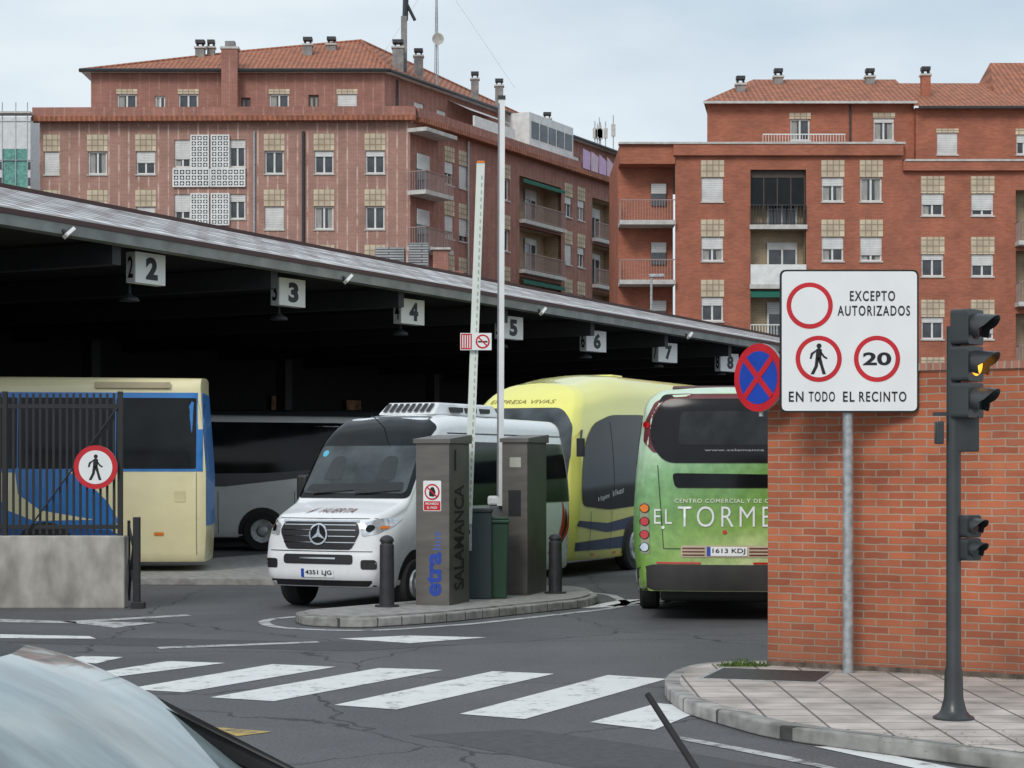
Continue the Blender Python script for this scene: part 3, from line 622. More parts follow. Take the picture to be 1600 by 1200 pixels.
B=thing('service_building','low service building with grey ventilation units on its flat roof','building',(-6.8,87,0))
part('wall',B,M().box(0,4.6,0,4,0,11.0,bs)); lou=brickmat('louvre_grey',(.40,.41,.42),(.36,.37,.38),(.1,.1,.1),3,.12,.03,bump=.3)
part('ventilation_unit',B,M().box(.6,1.9,.3,1.6,11.02,12.1,lou)); part('ventilation_unit',B,M().box(2.1,3.0,.3,1.3,11.02,12.3,lou)); part('chimney',B,M().box(3.2,3.9,.4,1.1,11.02,12.0,bs).box(3.1,4.0,.3,1.2,12.0,12.1,slab))
L_=thing('street_lamp','slim grey street lamp behind the station','street lamp',(5.95,82,0)); part('pole',L_,M().cyl((0,0,0),(0,0,10.2),.08,steel,r1=.05,n=8)); part('lamp',L_,M().box(-.1,.55,-.1,.1,10.2,10.35,steel),bevel=.03)
# ---------------------------------------------------------------- bus station canopy
d=Vector((.4819,.8762)); nrm=Vector((.8762,-.4819)); angc=math.atan2(d.y,d.x)
E0=Vector((-26.8+.55*20,20)); LEN=72
ST=thing('bus_station_canopy','long dark bus station canopy with pale panelled roof edge','canopy',(E0.x,E0.y,0),angc)
def ez(x): return 6.35-.0062*(x)
roofm=brickmat('panel_roof',(.56,.57,.575),(.30,.30,.30),(.13,.07,.065),1.1,.42,.06,bump=.3,offset=.5,plane='top',big=.45,sc=(1.6,1),rough=.6)
dark=mat('canopy_shade_black',(.011,.011,.012),.8); fas=mat('grey_fascia',(.23,.235,.22),.6,var=.3,scale=2); maroon=mat('maroon_trim',(.085,.045,.042),.7)  # near-black ceiling and walls carry the shade under the canopy in their colour
m=M(); z0,z1=ez(0),ez(LEN)
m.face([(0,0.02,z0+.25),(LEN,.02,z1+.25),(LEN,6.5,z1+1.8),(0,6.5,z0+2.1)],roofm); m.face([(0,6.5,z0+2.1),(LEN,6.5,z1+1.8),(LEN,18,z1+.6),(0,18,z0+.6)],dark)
part('roof',ST,m)
m=M(); m.add([(0,0,z0),(LEN,0,z1),(LEN,0,z1+.2),(0,0,z0+.2),(0,.3,z0),(LEN,.3,z1),(LEN,.3,z1+.2),(0,.3,z0+.2)],[(0,1,2,3),(4,7,6,5),(0,4,5,1),(3,2,6,7)],fas)
m.add([(0,-.02,z0+.2),(LEN,-.02,z1+.2),(LEN,-.02,z1+.29),(0,-.02,z0+.29),(0,.2,z0+.34),(LEN,.2,z1+.34)],[(0,1,2,3),(3,2,5,4)],maroon)
part('fascia',ST,m)
m=M(); m.add([(0,6.35,z0+2.0),(LEN,6.35,z1+1.7),(LEN,6.35,z1+1.85),(0,6.35,z0+2.15),(0,6.6,z0+2.15),(LEN,6.6,z1+1.85)],[(0,1,2,3),(3,2,5,4)],maroon); part('ridge_trim',ST,m)
sg_=mat('pale_snow_guard',(.72,.73,.73),.5)
m=M()
for i in range(80):
    x=i*.9+.3; zz=ez(x)+.32; m.add([(x,.2,zz+.05),(x+.5,.2,zz+.05),(x+.5,.6,zz+.15),(x,.6,zz+.15)],[(0,1,2,3)],sg_)
o=part('roof_panels',ST,m); o['kind']='stuff'
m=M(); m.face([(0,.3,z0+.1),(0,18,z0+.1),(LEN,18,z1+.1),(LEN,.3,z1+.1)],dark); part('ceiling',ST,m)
bmn=mat('dark_beam',(.035,.035,.038),.6)
for i in range(14):
    x=3+i*5; part('beam',ST,M().box(x-.12,x+.12,.31,17,ez(x)-.35,ez(x)+.08,bmn))
for i in range(7):
    x=5+i*10; part('column',ST,M().box(x-.2,x+.2,15.6,16,0,ez(x)-.2,bmn))
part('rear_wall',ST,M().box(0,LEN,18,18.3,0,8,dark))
gl2=mat('dim_window',(.08,.08,.085),.15,var=.5,scale=2); po=mat('dim_poster',(.32,.18,.09),.7,var=.8,scale=3)
for i in range(20): part('window',ST,M().box(2+i*3.4,4.4+i*3.4,17.9,17.99,1,3.4,gl2))
for i in range(14): part('poster',ST,M().box(3+i*4.9,4.0+i*4.9,17.85,17.89,3.8,4.7,po))
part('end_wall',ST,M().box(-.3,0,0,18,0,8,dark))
def sx(px): r=(px-800)/3000; Y=26.8/(.55-r); return (Y-20)/.8762
for px in (100,537,842,1072):
    x=sx(px); T=Matrix.Translation((x,-.12,ez(x)+.02))@Matrix.Rotation(R(-35),4,'Y')@Matrix.Rotation(R(-30),4,'X')
    part('floodlight',ST,M().box(-.14,.14,-.05,.05,-.035,.035,slab,T).box(-.12,.12,-.07,-.051,-.028,.028,swhite,T).box(-.03,.03,.05,.12,-.02,.12,darkmetal,T))
for i in range(7):
    x=(37.5+4.36*i-20)/.8762; zz=ez(x)-.88
    part('hanging_lamp',ST,M().lathe([(.2,0),(.18,.06),(.07,.12),(.03,.16),(.015,.9)],bmn,14,Matrix.Translation((x-.55,1.2,zz))),smooth=True)
part('skylight',ST,M().lathe([(1.0,0),(.98,.25),(.8,.5),(.45,.68),(.01,.75)],white,20,Matrix.Translation((18.6,7.2,ez(18)+1.95))),smooth=True)
for i in range(7):
    Y=37.5+4.36*i; X=-7.1+2.4*i-(.18 if i else .05); zc=5.97-.067*i
    s=thing('bay_number_sign','white box sign with black bay number hanging from canopy','sign',(X,Y,zc),math.atan2(nrm.y,nrm.x)+R(90-2.0*i),'bay number signs under the canopy')
    wd=.45+.012*i; 
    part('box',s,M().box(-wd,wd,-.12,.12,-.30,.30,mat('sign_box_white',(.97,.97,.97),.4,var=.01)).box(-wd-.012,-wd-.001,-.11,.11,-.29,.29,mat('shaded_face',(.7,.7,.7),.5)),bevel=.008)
    m=M(); flattext(m,str(i+2),.44,.36,-.125,sblack,bold=.055,cu=0.03,cv=0); part('number',s,m)
    T=Matrix.Translation((-wd-.014,0,0))@Matrix.Rotation(R(-90),4,'Z'); m=M(); flattext(m,str(i+2),.42,.13,-.001,sblack,T=T,bold=.02); part('number',s,m)
    for hx_ in (-.3,.3): part('hanger',s,M().cyl((hx_,0,.29),(hx_,0,.6),.015,darkmetal,n=6))
solo('platform',M().prism([(-9,34.3),(-3.7,33.9),(-3.4,34.6),(-4.2,46),(-9.5,35.5)],0,.14,conc),kind='structure',bevel=.02)
# ---------------------------------------------------------------- vehicles
def interp(x,xs,ys):
    if x<=xs[0]: return ys[0]
    for i in range(len(xs)-1):
        if x<=xs[i+1]:
            t=(x-xs[i])/(xs[i+1]-xs[i]); return ys[i]*(1-t)+ys[i+1]*t
    return ys[-1]
class Veh:
    def __init__(s,name,label,cat,loc,rot,L,keys,paint,fg=None,cf=.1,rg=None,cr_=.1,F=1.5,e=.08,ee=.35,group=None,sz=.0,sm=.06,pw_=3.5):
        s.e=thing(name,label,cat,loc,rot,group); s.L=L
        kx=[k[0] for k in keys]
        xs=sorted(set([round(v,4) for v in [i*.05 for i in range(13)]+[.6+i*(L-1.2)/70 for i in range(71)]+[L-.6+i*.05 for i in range(13)]]))
        vs=[]; fs=[]
        def kp(x,j): return sum(interp(min(max(x+dx*sm,0),L),kx,[k[j] for k in keys]) for dx in (-1,-.66,-.33,0,.33,.66,1))/7
        def fgs(z): return sum(fg(z+dz*sz) for dz in (-1,-.5,0,.5,1))/5
        W=max(k[4] for k in keys)
        def half(x):
            zb,zt,wb,wm,wt,r,zm=[kp(x,j) for j in range(1,8)]
            de=min(x,L-x); q=1-e*(max(0,1-de/ee)**2)
            wb*=q;wm*=q;wt*=q; zm=min(zm,zt-r-.03)
            pts=[(0,zb),(wb*.5,zb),(wb-.04,zb)]
            for i in range(9):
                t=i/8; pts.append((wb+(wm-wb)*math.sin(t*math.pi/2),zb+.05+(zm-zb-.05)*t))
            for i in range(1,13):
                t=i/12; pts.append((wm+(wt-wm)*t*t,zm+(zt-r-zm)*t))
            for i in range(1,10):
                t=i/9*math.pi/2; pts.append((wt-r+r*math.cos(t),zt-r+r*math.sin(t)))
            pts.append(((wt-r)*.5,zt+.025)); pts.append((0,zt+.035)); return pts
        H=[half(x) for x in xs]; n=len(H[0])
        for x,h in zip(xs,H): vs+=[(x,-y,z) for y,z in h]+[(x,y,z) for y,z in h[-2:0:-1]]
        N=2*n-2
        for i in range(len(xs)-1):
            for k in range(N): a=i*N+k;b=i*N+(k+1)%N; fs.append((a,a+N,b+N,b))
        for end in (0,len(xs)-1):
            h=H[end]; x=xs[end]; C=16; grid=[]
            for k in range(2,n-2):
                y,z=h[k]; row=[]
                for c in range(C+1):
                    f=-1+2*c/C
                    if c==0: row.append(end*N+k)
                    elif c==C: row.append(end*N+(N-k))
                    else: row.append(len(vs)); vs.append((x,y*f,z))
                grid.append(row)
            for a,b in zip(grid[:-1],grid[1:]):
                for c in range(C):
                    q=(a[c],a[c+1],b[c+1],b[c]); fs.append(q if end else q[::-1])
            top=[end*N+k for k in (n-2,n-1,n)]
            fs.append(tuple(grid[-1]+top[::-1]) )
        out=[]
        for x,y,z in vs:
            nx_=x
            if x<F and fg: nx_+= (fgs(z)+cf*(abs(y)/W)**pw_)*(1-x/F)**1.3
            if x>L-F and rg: nx_-= (rg(z)+cr_*(abs(y)/W)**3.5)*(1-(L-x)/F)**1.3
            out.append(Vector((nx_,y,z)))
        m=M(); m.add(out,fs,paint); s.body=part('body',s.e,m,smooth=True,ang=50)
        bm=bmesh.new(); bm.from_mesh(s.body.data); bmesh.ops.recalc_face_normals(bm,faces=bm.faces); bm.to_mesh(s.body.data)
        s.bvh=BVHTree.FromBMesh(bm); bm.free()
    def decal(s,name,axis,polys,mt,off=.006,step=.12,tv=None,label=None,parent=None):
        bm=bmesh.new()
        if tv:
            vv=[bm.verts.new((a,0,b)) for a,b in tv[0]]
            for f in tv[1]:
                try: bm.faces.new([vv[i] for i in f])
                except ValueError: pass
        for p in polys: bm.faces.new([bm.verts.new((a,0,b)) for a,b in p])
        us=[v.co.x for v in bm.verts]; zs=[v.co.z for v in bm.verts]
        for lo,hi,nn in((min(us),max(us),Vector((1,0,0))),(min(zs),max(zs),Vector((0,0,1)))):
            c=math.ceil(lo/step)*step
            while c<hi:
                bmesh.ops.bisect_plane(bm,geom=bm.verts[:]+bm.edges[:]+bm.faces[:],plane_co=nn*c,plane_no=nn,dist=1e-5); c+=step
        for v in bm.verts:
            u,z=v.co.x,v.co.z
            if axis=='f': o=Vector((-6,-u,z)); D=Vector((1,0,0))
            elif axis=='b': o=Vector((s.L+6,u,z)); D=Vector((-1,0,0))
            elif axis=='r': o=Vector((u,-6,z)); D=Vector((0,1,0))
            elif axis=='l': o=Vector((-u,6,z)); D=Vector((0,-1,0))
            h=s.bvh.ray_cast(o,D)
            if h[0] is None: h=s.bvh.find_nearest(o+D*5)
            nm=h[1]; nm=nm if nm.dot(D)<0 else -nm
            v.co=h[0]+nm*off
        me=bpy.data.meshes.new(name); bm.to_mesh(me); bm.free(); me.materials.append(mt)
        me.polygons.foreach_set('use_smooth',[True]*len(me.polygons))
        return part(name,parent or s.e,me,label=label)
    def wheel(s,x,y,r,wd=.28,rim=None,side=-1):
        wv=part('wheel',s.e,M().cyl((0,-wd/2,0),(0,wd/2,0),r*.6,black,n=20),(x,y,r))
        t=M(); prof=[(r*.62,-wd/2),(r*.93,-wd/2),(r,-wd/2+.04),(r,wd/2-.04),(r*.93,wd/2),(r*.62,wd/2)]
        t.lathe(prof,rubber,28,Matrix.Rotation(R(90),4,'X')); part('tyre',wv,t,smooth=True)
        q=M(); q.lathe([(r*.6,0),(r*.56,.03),(r*.3,.01),(r*.2,.06),(.01,.07)],rim or steel,20,Matrix.Translation((0,side*wd/2,0))@Matrix.Rotation(R(90 if side<0 else -90),4,'X')); part('rim',wv,q,smooth=True)
# --- white minibus
vw=mat('van_white_paint',(.86,.87,.88),.25,var=.02,coat=.5,dirt=.2)
keys=[(0,.36,1.30,.92,1.0,.86,.12,.9),(.12,.34,1.39,.97,1.04,.90,.12,.9),(.5,.33,1.47,1.0,1.06,.94,.13,1.0),(.90,.33,1.57,1.0,1.06,.97,.12,1.0),(1.0,.33,1.62,1.0,1.06,.97,.12,1.1),(1.62,.33,2.42,1.0,1.07,.95,.16,1.2),(1.85,.33,2.66,1.0,1.07,.93,.2,1.3),(2.2,.33,2.85,1.0,1.07,.90,.22,1.4),(2.9,.33,2.92,1.0,1.07,.90,.24,1.4),(7.1,.33,2.9,1.0,1.07,.88,.24,1.4)]
V=Veh('minibus','white minibus with black grille and roof unit beside the island','minibus',(-2.84,28.0,0),R(65),7.1,keys,vw,fg=lambda z:interp(z,[.35,.5,.78,.9,1.2,1.4],[.1,0,0,.03,.05,.13]),cf=.18,rg=lambda z:interp(z,[.3,.6,2.9],[0,0,.1]),F=.85)
V.decal('windscreen_surround','f',[rpoly([(-.95,1.63),(.95,1.63),(.93,2.35),(.87,2.74),(.62,2.89),(-.62,2.89),(-.87,2.74),(-.93,2.35)],.08)],gblack,.008,.06)
V.decal('windscreen','f',[rpoly([(-.89,1.70),(.89,1.70),(.85,2.42),(-.85,2.42)],.08)],glass,.013,.08)
V.decal('grille','f',[rpoly([(-.54,.90),(.54,.90),(.67,1.16),(.61,1.30),(-.61,1.30),(-.67,1.16)],.06)],black,.01)
for z in (1.0,1.09,1.18,1.25): V.decal('grille_slat','f',[[(-.6,z),(.6,z),(.6,z+.012),(-.6,z+.012)]],chrome,.016)
V.decal('grille_trim','f',[[(-.64,1.30),(.64,1.30),(.64,1.32),(-.64,1.32)]],chrome,.016)
V.decal('emblem_disc','f',[circ(0,1.12,.16,28)],gblack,.02)
ring=[]; 
for i in range(24):
    a=2*math.pi*i/24;b=2*math.pi*(i+1)/24; ring.append([(.155*math.cos(a),1.12+.155*math.sin(a)),(.155*math.cos(b),1.12+.155*math.sin(b)),(.13*math.cos(b),1.12+.13*math.sin(b)),(.13*math.cos(a),1.12+.13*math.sin(a))])
for k in range(3):
    a=R(90+120*k); c,s_=math.cos(a),math.sin(a); ring.append([(.14*c,1.12+.14*s_),(-.03*s_,1.12+.03*c),(.0,1.12),(.03*s_,1.12-.03*c)])
V.decal('emblem','f',ring,chrome,.026)
V.decal('lower_intake','f',[rrect(-.58,.69,.58,.83,.05)],black,.008)
for q in (-1,1): V.decal('fog_recess','f',[rrect(min(q*.7,q*.92),.62,max(q*.7,q*.92),.76,.04)],black,.008)
V.decal('intake_trim','f',[[(-.3,.765),(.3,.765),(.3,.785),(-.3,.785)]],chrome,.012)
for sg in(-1,1):
    pts=[(.70,1.09),(.90,1.13),(.99,1.22),(.99,1.37),(.84,1.34),(.66,1.26)]
    if sg<0: pts=[(-a,b) for a,b in pts][::-1]
    V.decal('headlight','f',[rpoly(pts,.04)],lampglass,.008,.05); 
    V.decal('headlight_lens','f',[circ(sg*.80,1.21,.05,16)],gblack,.014,.1)
    V.decal('indicator_lamp','f',[rrect(min(sg*.9,sg*.97),1.2,max(sg*.9,sg*.97),1.24,.01)],orange,.016,.1)
V.decal('bumper_seam','f',[[(-.98,.87),(.98,.87),(.98,.882),(-.98,.882)]],black,.006)
V.decal('bonnet_seam','f',[[(-.85,1.345),(.85,1.345),(.85,1.353),(-.85,1.353)]],black,.006)
V.decal('lower_sill','f',[[(-.98,.37),(.98,.37),(.98,.46),(-.98,.46)]],black,.006)
V.decal('number_plate','f',[rrect(-.27,.50,.27,.62,.01)],swhite,.012); V.decal('plate_band','f',[rrect(-.27,.50,-.22,.62,.005)],sblue,.015)
V.decal('plate_lettering','f',[],sblack,.017,.2,tv=text2d('4351 LJG',.08,.44,bold=.015,cu=.025,cv=.56))
V.decal('lettering','f',[],mat('maroon_letter',(.20,.07,.07),.5),.012,.1,tv=text2d('HUERTA',.055,.55,bold=.005,cu=.14,cv=1.455,shear=.3))
V.decal('logo','f',[[(-.42,1.44),(-.2,1.48),(-.34,1.455)],[(-.36,1.41),(-.22,1.50),(-.27,1.44)]],mat('maroon_letter',(.2,.07,.07)),.012,.1)
V.decal('wiper','f',[[(-.7,1.68),(.0,1.74),(.0,1.755),(-.7,1.71)]],black,.03); V.decal('wiper','f',[[(.05,1.68),(.78,1.74),(.78,1.755),(.05,1.71)]],black,.03)
V.decal('inspection_sticker','f',[circ(-.74,2.3,.05,14)],mat('sticker_blue',(.1,.45,.6),.5),.018)
V.decal('dashboard_top','f',[rpoly([(-.83,1.73),(.83,1.73),(.80,1.87),(-.80,1.83)],.04)],mat('dash_dark',(.02,.022,.024),.25),.016,.08)
for q in (-.45,.45): V.decal('headrest','f',[rpoly([(q-.16,1.9),(q+.16,1.9),(q+.13,2.2),(q+.07,2.26),(q-.07,2.26),(q-.13,2.2)],.05)],mat('seat_dark',(.03,.033,.036),.12,spec=.6),.016,.08)
for p_ in ([(1.65,1.68),(2.75,1.62),(2.75,2.42),(2.05,2.42)],[(2.85,1.5),(4.2,1.5),(4.2,2.5),(2.85,2.5)],[(4.27,1.5),(5.6,1.5),(5.6,2.5),(4.27,2.5)],[(5.67,1.5),(6.95,1.5),(6.95,2.5),(5.67,2.5)]): V.decal('side_window','r',[rpoly(p_,.06)],gblack,.008,.15)
V.decal('roof_drip','r',[[(2.4,2.62),(7,2.62),(7,2.64),(2.4,2.64)]],black,.004)
for x in (1.6,2.79,4.22): V.decal('door_seam','r',[[(x,.5),(x+.015,.5),(x+.015,1.5),(x,1.5)]],black,.004)
def crescent(cx,cz,r,a0,a1,wd,n=10):
    o=[];i_=[]
    for k in range(n+1):
        t=k/n; a=R(a0+(a1-a0)*t); q=wd*math.sin(math.pi*t); o.append((cx+(r+q)*math.cos(a),cz+(r+q)*math.sin(a))); i_.append((cx+r*math.cos(a),cz+r*math.sin(a)))
    return o+i_[1:-1][::-1]
V.decal('red_swoosh','r',[crescent(5.75,1.35,.75,-75,15,.16)],red,.008,.3); V.decal('black_swoosh','r',[crescent(6.0,1.3,.62,-70,10,.14)],sblack,.010,.3); V.decal('red_swoosh','r',[crescent(6.25,1.3,.5,-70,10,.10)],red,.012,.3)
for x in(1.05,5.35):
    V.decal('wheel_arch','r',[circ(x,.42,.46,28)],black,.004)
    V.wheel(x,-.94,.37,side=-1); V.wheel(x,.93,.37,side=1)
V.decal('lower_sill','r',[[(1.5,.36),(4.9,.36),(4.9,.5),(1.5,.5)]],black,.006)
acg=mat('air_unit_white',(.78,.79,.80),.4)
ac=M(); 
zA=2.93
ac.add([(2.7,-.5,zA),(2.7,.5,zA),(4.9,.62,zA),(4.9,-.62,zA),(3.0,-.46,zA+.2),(3.0,.46,zA+.2),(4.8,.55,zA+.2),(4.8,-.55,zA+.2)],[(0,1,2,3),(4,7,6,5),(0,4,5,1),(1,5,6,2),(2,6,7,3),(3,7,4,0)],acg)
acu=part('air_conditioner',V.e,ac,bevel=.03)
for k in range(8):
    y=-.42+k*.11; part('louvre',acu,M().add([(2.74,y,zA+.04),(2.74,y+.07,zA+.04),(2.94,y+.07,zA+.175),(2.94,y,zA+.175)],[(0,3,2,1)],black,Matrix.Translation((-.012,0,.012))))
for k in range(3): part('louvre',acu,M().box(3.25+k*.5,3.6+k*.5,-.585,-.5,zA+.05,zA+.13,black))
for sg in(-1,1):
    q=M(); q.box(1.5,1.66,sg*1.10 if sg>0 else -1.28,1.28 if sg>0 else -1.10,1.58,1.98,black).box(1.55,1.63,min(sg*1.0,sg*1.12),max(sg*1.0,sg*1.12),1.62,1.70,black)
    part('mirror',V.e,q,bevel=.04)
part('roof_aerial',V.e,M().cyl((1.9,-.1,2.68),(1.45,-.1,2.9),.007,black,n=6))
# --- yellow coach
yl=mat('coach_yellow_paint',(.88,.83,.20),.22,var=.02,coat=.7,dirt=.2)
navy=mat('navy_vinyl',(.012,.03,.10),.3)
keys=[(0,.32,3.70,1.17,1.25,1.08,.6,1.6),(1.2,.3,3.85,1.2,1.27,1.12,.6,1.6),(3,.3,3.99,1.2,1.27,1.12,.6,1.7),(12,.3,4.0,1.2,1.27,1.12,.6,1.7)]
V=Veh('coach','lemon yellow coach with curved windscreen and dark tinted side windows','coach',(-.1,36.6,0),R(65),12,keys,yl,fg=lambda z:interp(z,[.3,.8,1.3,2.0,2.6,3.1,3.5,3.8,4.1],[.08,0,.02,.12,.3,.6,1.0,1.6,2.3]),cf=.3,rg=lambda z:interp(z,[.3,3,3.8],[0,.05,.4]),F=4.5,sz=.3,sm=.8,pw_=3)
V.decal('windscreen','f',[rpoly([(-1.10,1.45),(1.10,1.45),(1.13,2.3),(1.06,2.95),(.8,3.24),(-.8,3.24),(-1.06,2.95),(-1.13,2.3)],.15)],glass,.014,.08)
V.decal('lettering','f',[],mat('gold_brown_letter',(.30,.24,.07),.5),.012,.1,tv=text2d('EMPRESA VIVAS',.075,1.4,cu=-.1,cv=3.37,shear=.2))
for q in (-1,1): V.decal('headlight','f',[rrect(min(q*1.05,q*.75),.75,max(q*1.05,q*.75),.95,.05)],lampglass,.01)
V.decal('bumper','f',[rrect(-1.05,.34,1.05,.55,.03)],black,.008)
V.decal('side_window','r',[rpoly([(.68,1.36),(2.1,1.26),(11.4,1.6),(11.4,2.98),(4.0,3.18),(2.4,3.14),(1.5,2.95),(1.0,2.6),(.72,2.0)],.25)],gblack,.012,.12)
for x in (2.3,4.1,5.7,7.3,8.9,10.3): V.decal('window_divider','r',[[(x,1.55),(x+.02,1.55),(x+.02,3.0),(x,3.0)]],black,.018)
V.decal('navy_swoosh','r',[[(.5,.98),(2.0,.82),(3.5,.88),(5,1.12),(8,1.55),(8,1.78),(5,1.38),(3.5,1.12),(2.0,1.0),(.6,1.08)]],navy,.012,.12); V.decal('navy_swoosh','r',[[(.5,.50),(3,.48),(6,.7),(9,1.1),(9,1.4),(6,.95),(3,.72),(.5,.66)]],navy,.012,.12)
for x in (1.15,2.2,5,6.6,8.2): V.decal('locker_seam','r',[[(x,.45),(x+.015,.45),(x+.015,1.25),(x,1.25)]],black,.014)
for x in (1.3,2.4,5.2): V.decal('marker_lamp','r',[rrect(x,.38,x+.12,.43,.01)],orange,.018)
for s_t,cx_ in (('Viajes',1.75),('Vivas',2.5)): V.decal('scribble_lettering','r',[],swhite,.02,.2,tv=text2d(s_t,.12,.6,cu=cx_,cv=1.5+(cx_-1.75)*.15,rot=R(8),shear=.4))
for x in(3.45,9.3): V.decal('wheel_arch','r',[circ(x,.5,.58,28)],black,.016); V.wheel(x,-1.13,.5,side=-1); V.wheel(x,1.1,.5,side=1)
part('roof_hatch',V.e,M().box(4.6,5.2,-.3,.3,4.02,4.06,yl),bevel=.02)
for sg in(-1,1): part('mirror',V.e,M().box(.35,.45,sg*1.36-.07,sg*1.36+.07,2.3,2.65,black).cyl((.4,sg*1.36,2.6),(1.2,sg*1.05,2.9),.025,black,n=8),bevel=.03)
# --- green city bus
def busgreen():
    m,n,l,b=nt('green_gradient_wrap'); setp(b,.3,coat=.4)
    tc=n.new('ShaderNodeTexCoord'); sp=n.new('ShaderNodeSeparateXYZ'); l.new(tc.outputs['Object'],sp.inputs[0])
    no=n.new('ShaderNodeTexNoise'); no.inputs['Scale'].default_value=1.3; no.inputs['Detail'].default_value=7; l.new(tc.outputs['Object'],no.inputs['Vector'])
    a=n.new('ShaderNodeMath'); a.operation='MULTIPLY_ADD'; a.inputs[1].default_value=1.1; l.new(no.outputs['Fac'],a.inputs[0]); l.new(sp.outputs[2],a.inputs[2])
    a2=n.new('ShaderNodeMath'); a2.operation='MULTIPLY_ADD'; a2.inputs[1].default_value=.42; l.new(sp.outputs[1],a2.inputs[0]); l.new(a.outputs[0],a2.inputs[2])
    mr=n.new('ShaderNodeMapRange'); mr.inputs[1].default_value=.9; mr.inputs[2].default_value=3.9; l.new(a2.outputs[0],mr.inputs[0])
    r=n.new('ShaderNodeValToRGB'); e=r.color_ramp.elements; e[0].position=0; e[0].color=(.62,.64,.36,1); e[1].position=1; e[1].color=(.60,.76,.56,1)
    for p,c in((.14,(.42,.53,.2,1)),(.27,(.22,.39,.07,1)),(.46,(.17,.35,.09,1)),(.62,(.24,.46,.21,1)),(.8,(.5,.70,.47,1))): q=e.new(p); q.color=c
    l.new(mr.outputs[0],r.inputs[0])
    n2=n.new('ShaderNodeTexNoise'); n2.inputs['Scale'].default_value=9; n2.inputs['Detail'].default_value=8; l.new(tc.outputs['Object'],n2.inputs['Vector'])
    mx=n.new('ShaderNodeMix'); mx.data_type='RGBA'; mx.blend_type='OVERLAY'; mx.inputs[0].default_value=.45; l.new(r.outputs[0],mx.inputs[6]); l.new(n2.outputs['Fac'],mx.inputs[7]); l.new(mx.outputs[2],b.inputs['Base Color']); return m
bgm=busgreen()
keys=[(0,.42,3.08,1.18,1.27,1.12,.42,1.2),(.5,.4,3.18,1.2,1.28,1.15,.38,1.2),(12,.4,3.18,1.2,1.28,1.14,.3,1.2)]
V=Veh('city_bus','green wrapped city bus seen from the rear with black window','bus',(2.9,25.9,0),R(84.5),12,keys,bgm,fg=lambda z:interp(z,[.4,.6,.95,1.3,2.2,3.0,3.2],[.05,0,.03,.09,.12,.24,.36]),cf=.18,rg=lambda z:0,F=1.5,sz=.1,sm=.15)
bd=mat('black_bus_trim',(.012,.012,.014),.14,spec=.25); dred=mat('dark_red_wrap',(.13,.018,.026),.35)
V.decal('roof_trim','f',[rpoly([(-1.13,2.45),(-1.11,2.72),(-.98,2.98),(-.78,3.10),(.78,3.10),(.98,2.98),(1.11,2.72),(1.13,2.45),(1.0,2.3),(-1.0,2.3)],.03)],dred,.008,.05)
V.decal('rear_window','f',[rpoly([(-.84,2.16),(.84,2.16),(1.04,2.42),(1.03,2.74),(.84,3.03),(-.84,3.03),(-1.03,2.74),(-1.04,2.42)],.14)],bd,.016,.05)
V.decal('rear_glass','f',[rpoly([(-.66,2.40),(.66,2.40),(.62,2.86),(-.62,2.86)],.08)],mat('rear_glass_grey',(.022,.024,.026),.1,var=.5,spec=.3),.022,.08)
V.decal('window_lettering','f',[],mat('pale_small_letter',(.4,.4,.4),.5),.024,.2,tv=text2d('www.salamanca',.03,.8,cu=.1,cv=2.33))
V.decal('rear_glass_band','f',[rpoly([(-.70,1.82),(.70,1.82),(.74,2.0),(-.74,2.02)],.06)],gblack,.012)
for p_ in ([(-.86,1.0),(-.85,1.0),(-.93,2.13),(-.94,2.13)],[(.85,1.0),(.86,1.0),(.94,2.13),(.93,2.13)],[(-.86,.99),(.86,.99),(.86,1.0),(-.86,1.0)]): V.decal('hatch_seam','f',[p_],black,.009)
V.decal('lettering','f',[],swhite,.014,.2,tv=text2d('TORMES',.28,1.46,bold=-.008,cu=.07,cv=1.43,spacing=1.3),label='white shopping centre name lettering')
V.decal('lettering','f',[],swhite,.014,.2,tv=text2d('EL',.20,.24,bold=-.004,cu=-.86,cv=1.43,spacing=1.3))
V.decal('lettering_dot','f',[circ(-.86,1.28,.022,10)],swhite,.014,.2)
V.decal('slogan_lettering','f',[],mat('pale_letter',(.72,.78,.6),.5),.014,.2,tv=text2d('CENTRO COMERCIAL Y DE OCIO',.055,1.45,bold=.01,cu=0.02,cv=1.645,spacing=1.15))
V.decal('vent','f',[rrect(-.62,.88,.62,1.04,.03)],mat('beige_vent',(.50,.42,.28),.5),.01)
for q in ((-.6,-.3),(.3,.6)):
    for z in (.9,.945,.99): V.decal('vent_slat','f',[[(q[0],z),(q[1],z),(q[1],z+.02),(q[0],z+.02)]],dred,.014)
V.decal('number_plate','f',[rrect(-.27,.90,.27,1.02,.01)],swhite,.018); V.decal('plate_band','f',[rrect(-.27,.90,-.22,1.02,.005)],sblue,.021)
V.decal('plate_lettering','f',[],sblack,.023,.2,tv=text2d('1613 KDJ',.08,.44,bold=.015,cu=.025,cv=.96))
V.decal('hatch_handle','f',[circ(-.03,1.22,.03,12)],red,.016)
V.decal('bumper','f',[rpoly([(-1.2,.43),(1.2,.43),(1.22,.72),(1.0,.78),(-1.0,.78),(-1.22,.72)],.04)],mat('dark_bumper',(.035,.033,.032),.6,var=.3),.012)
for q in (-.95,.35): V.decal('reflector','f',[rrect(q,.79,q+.6,.815,.005)],redlamp,.016)
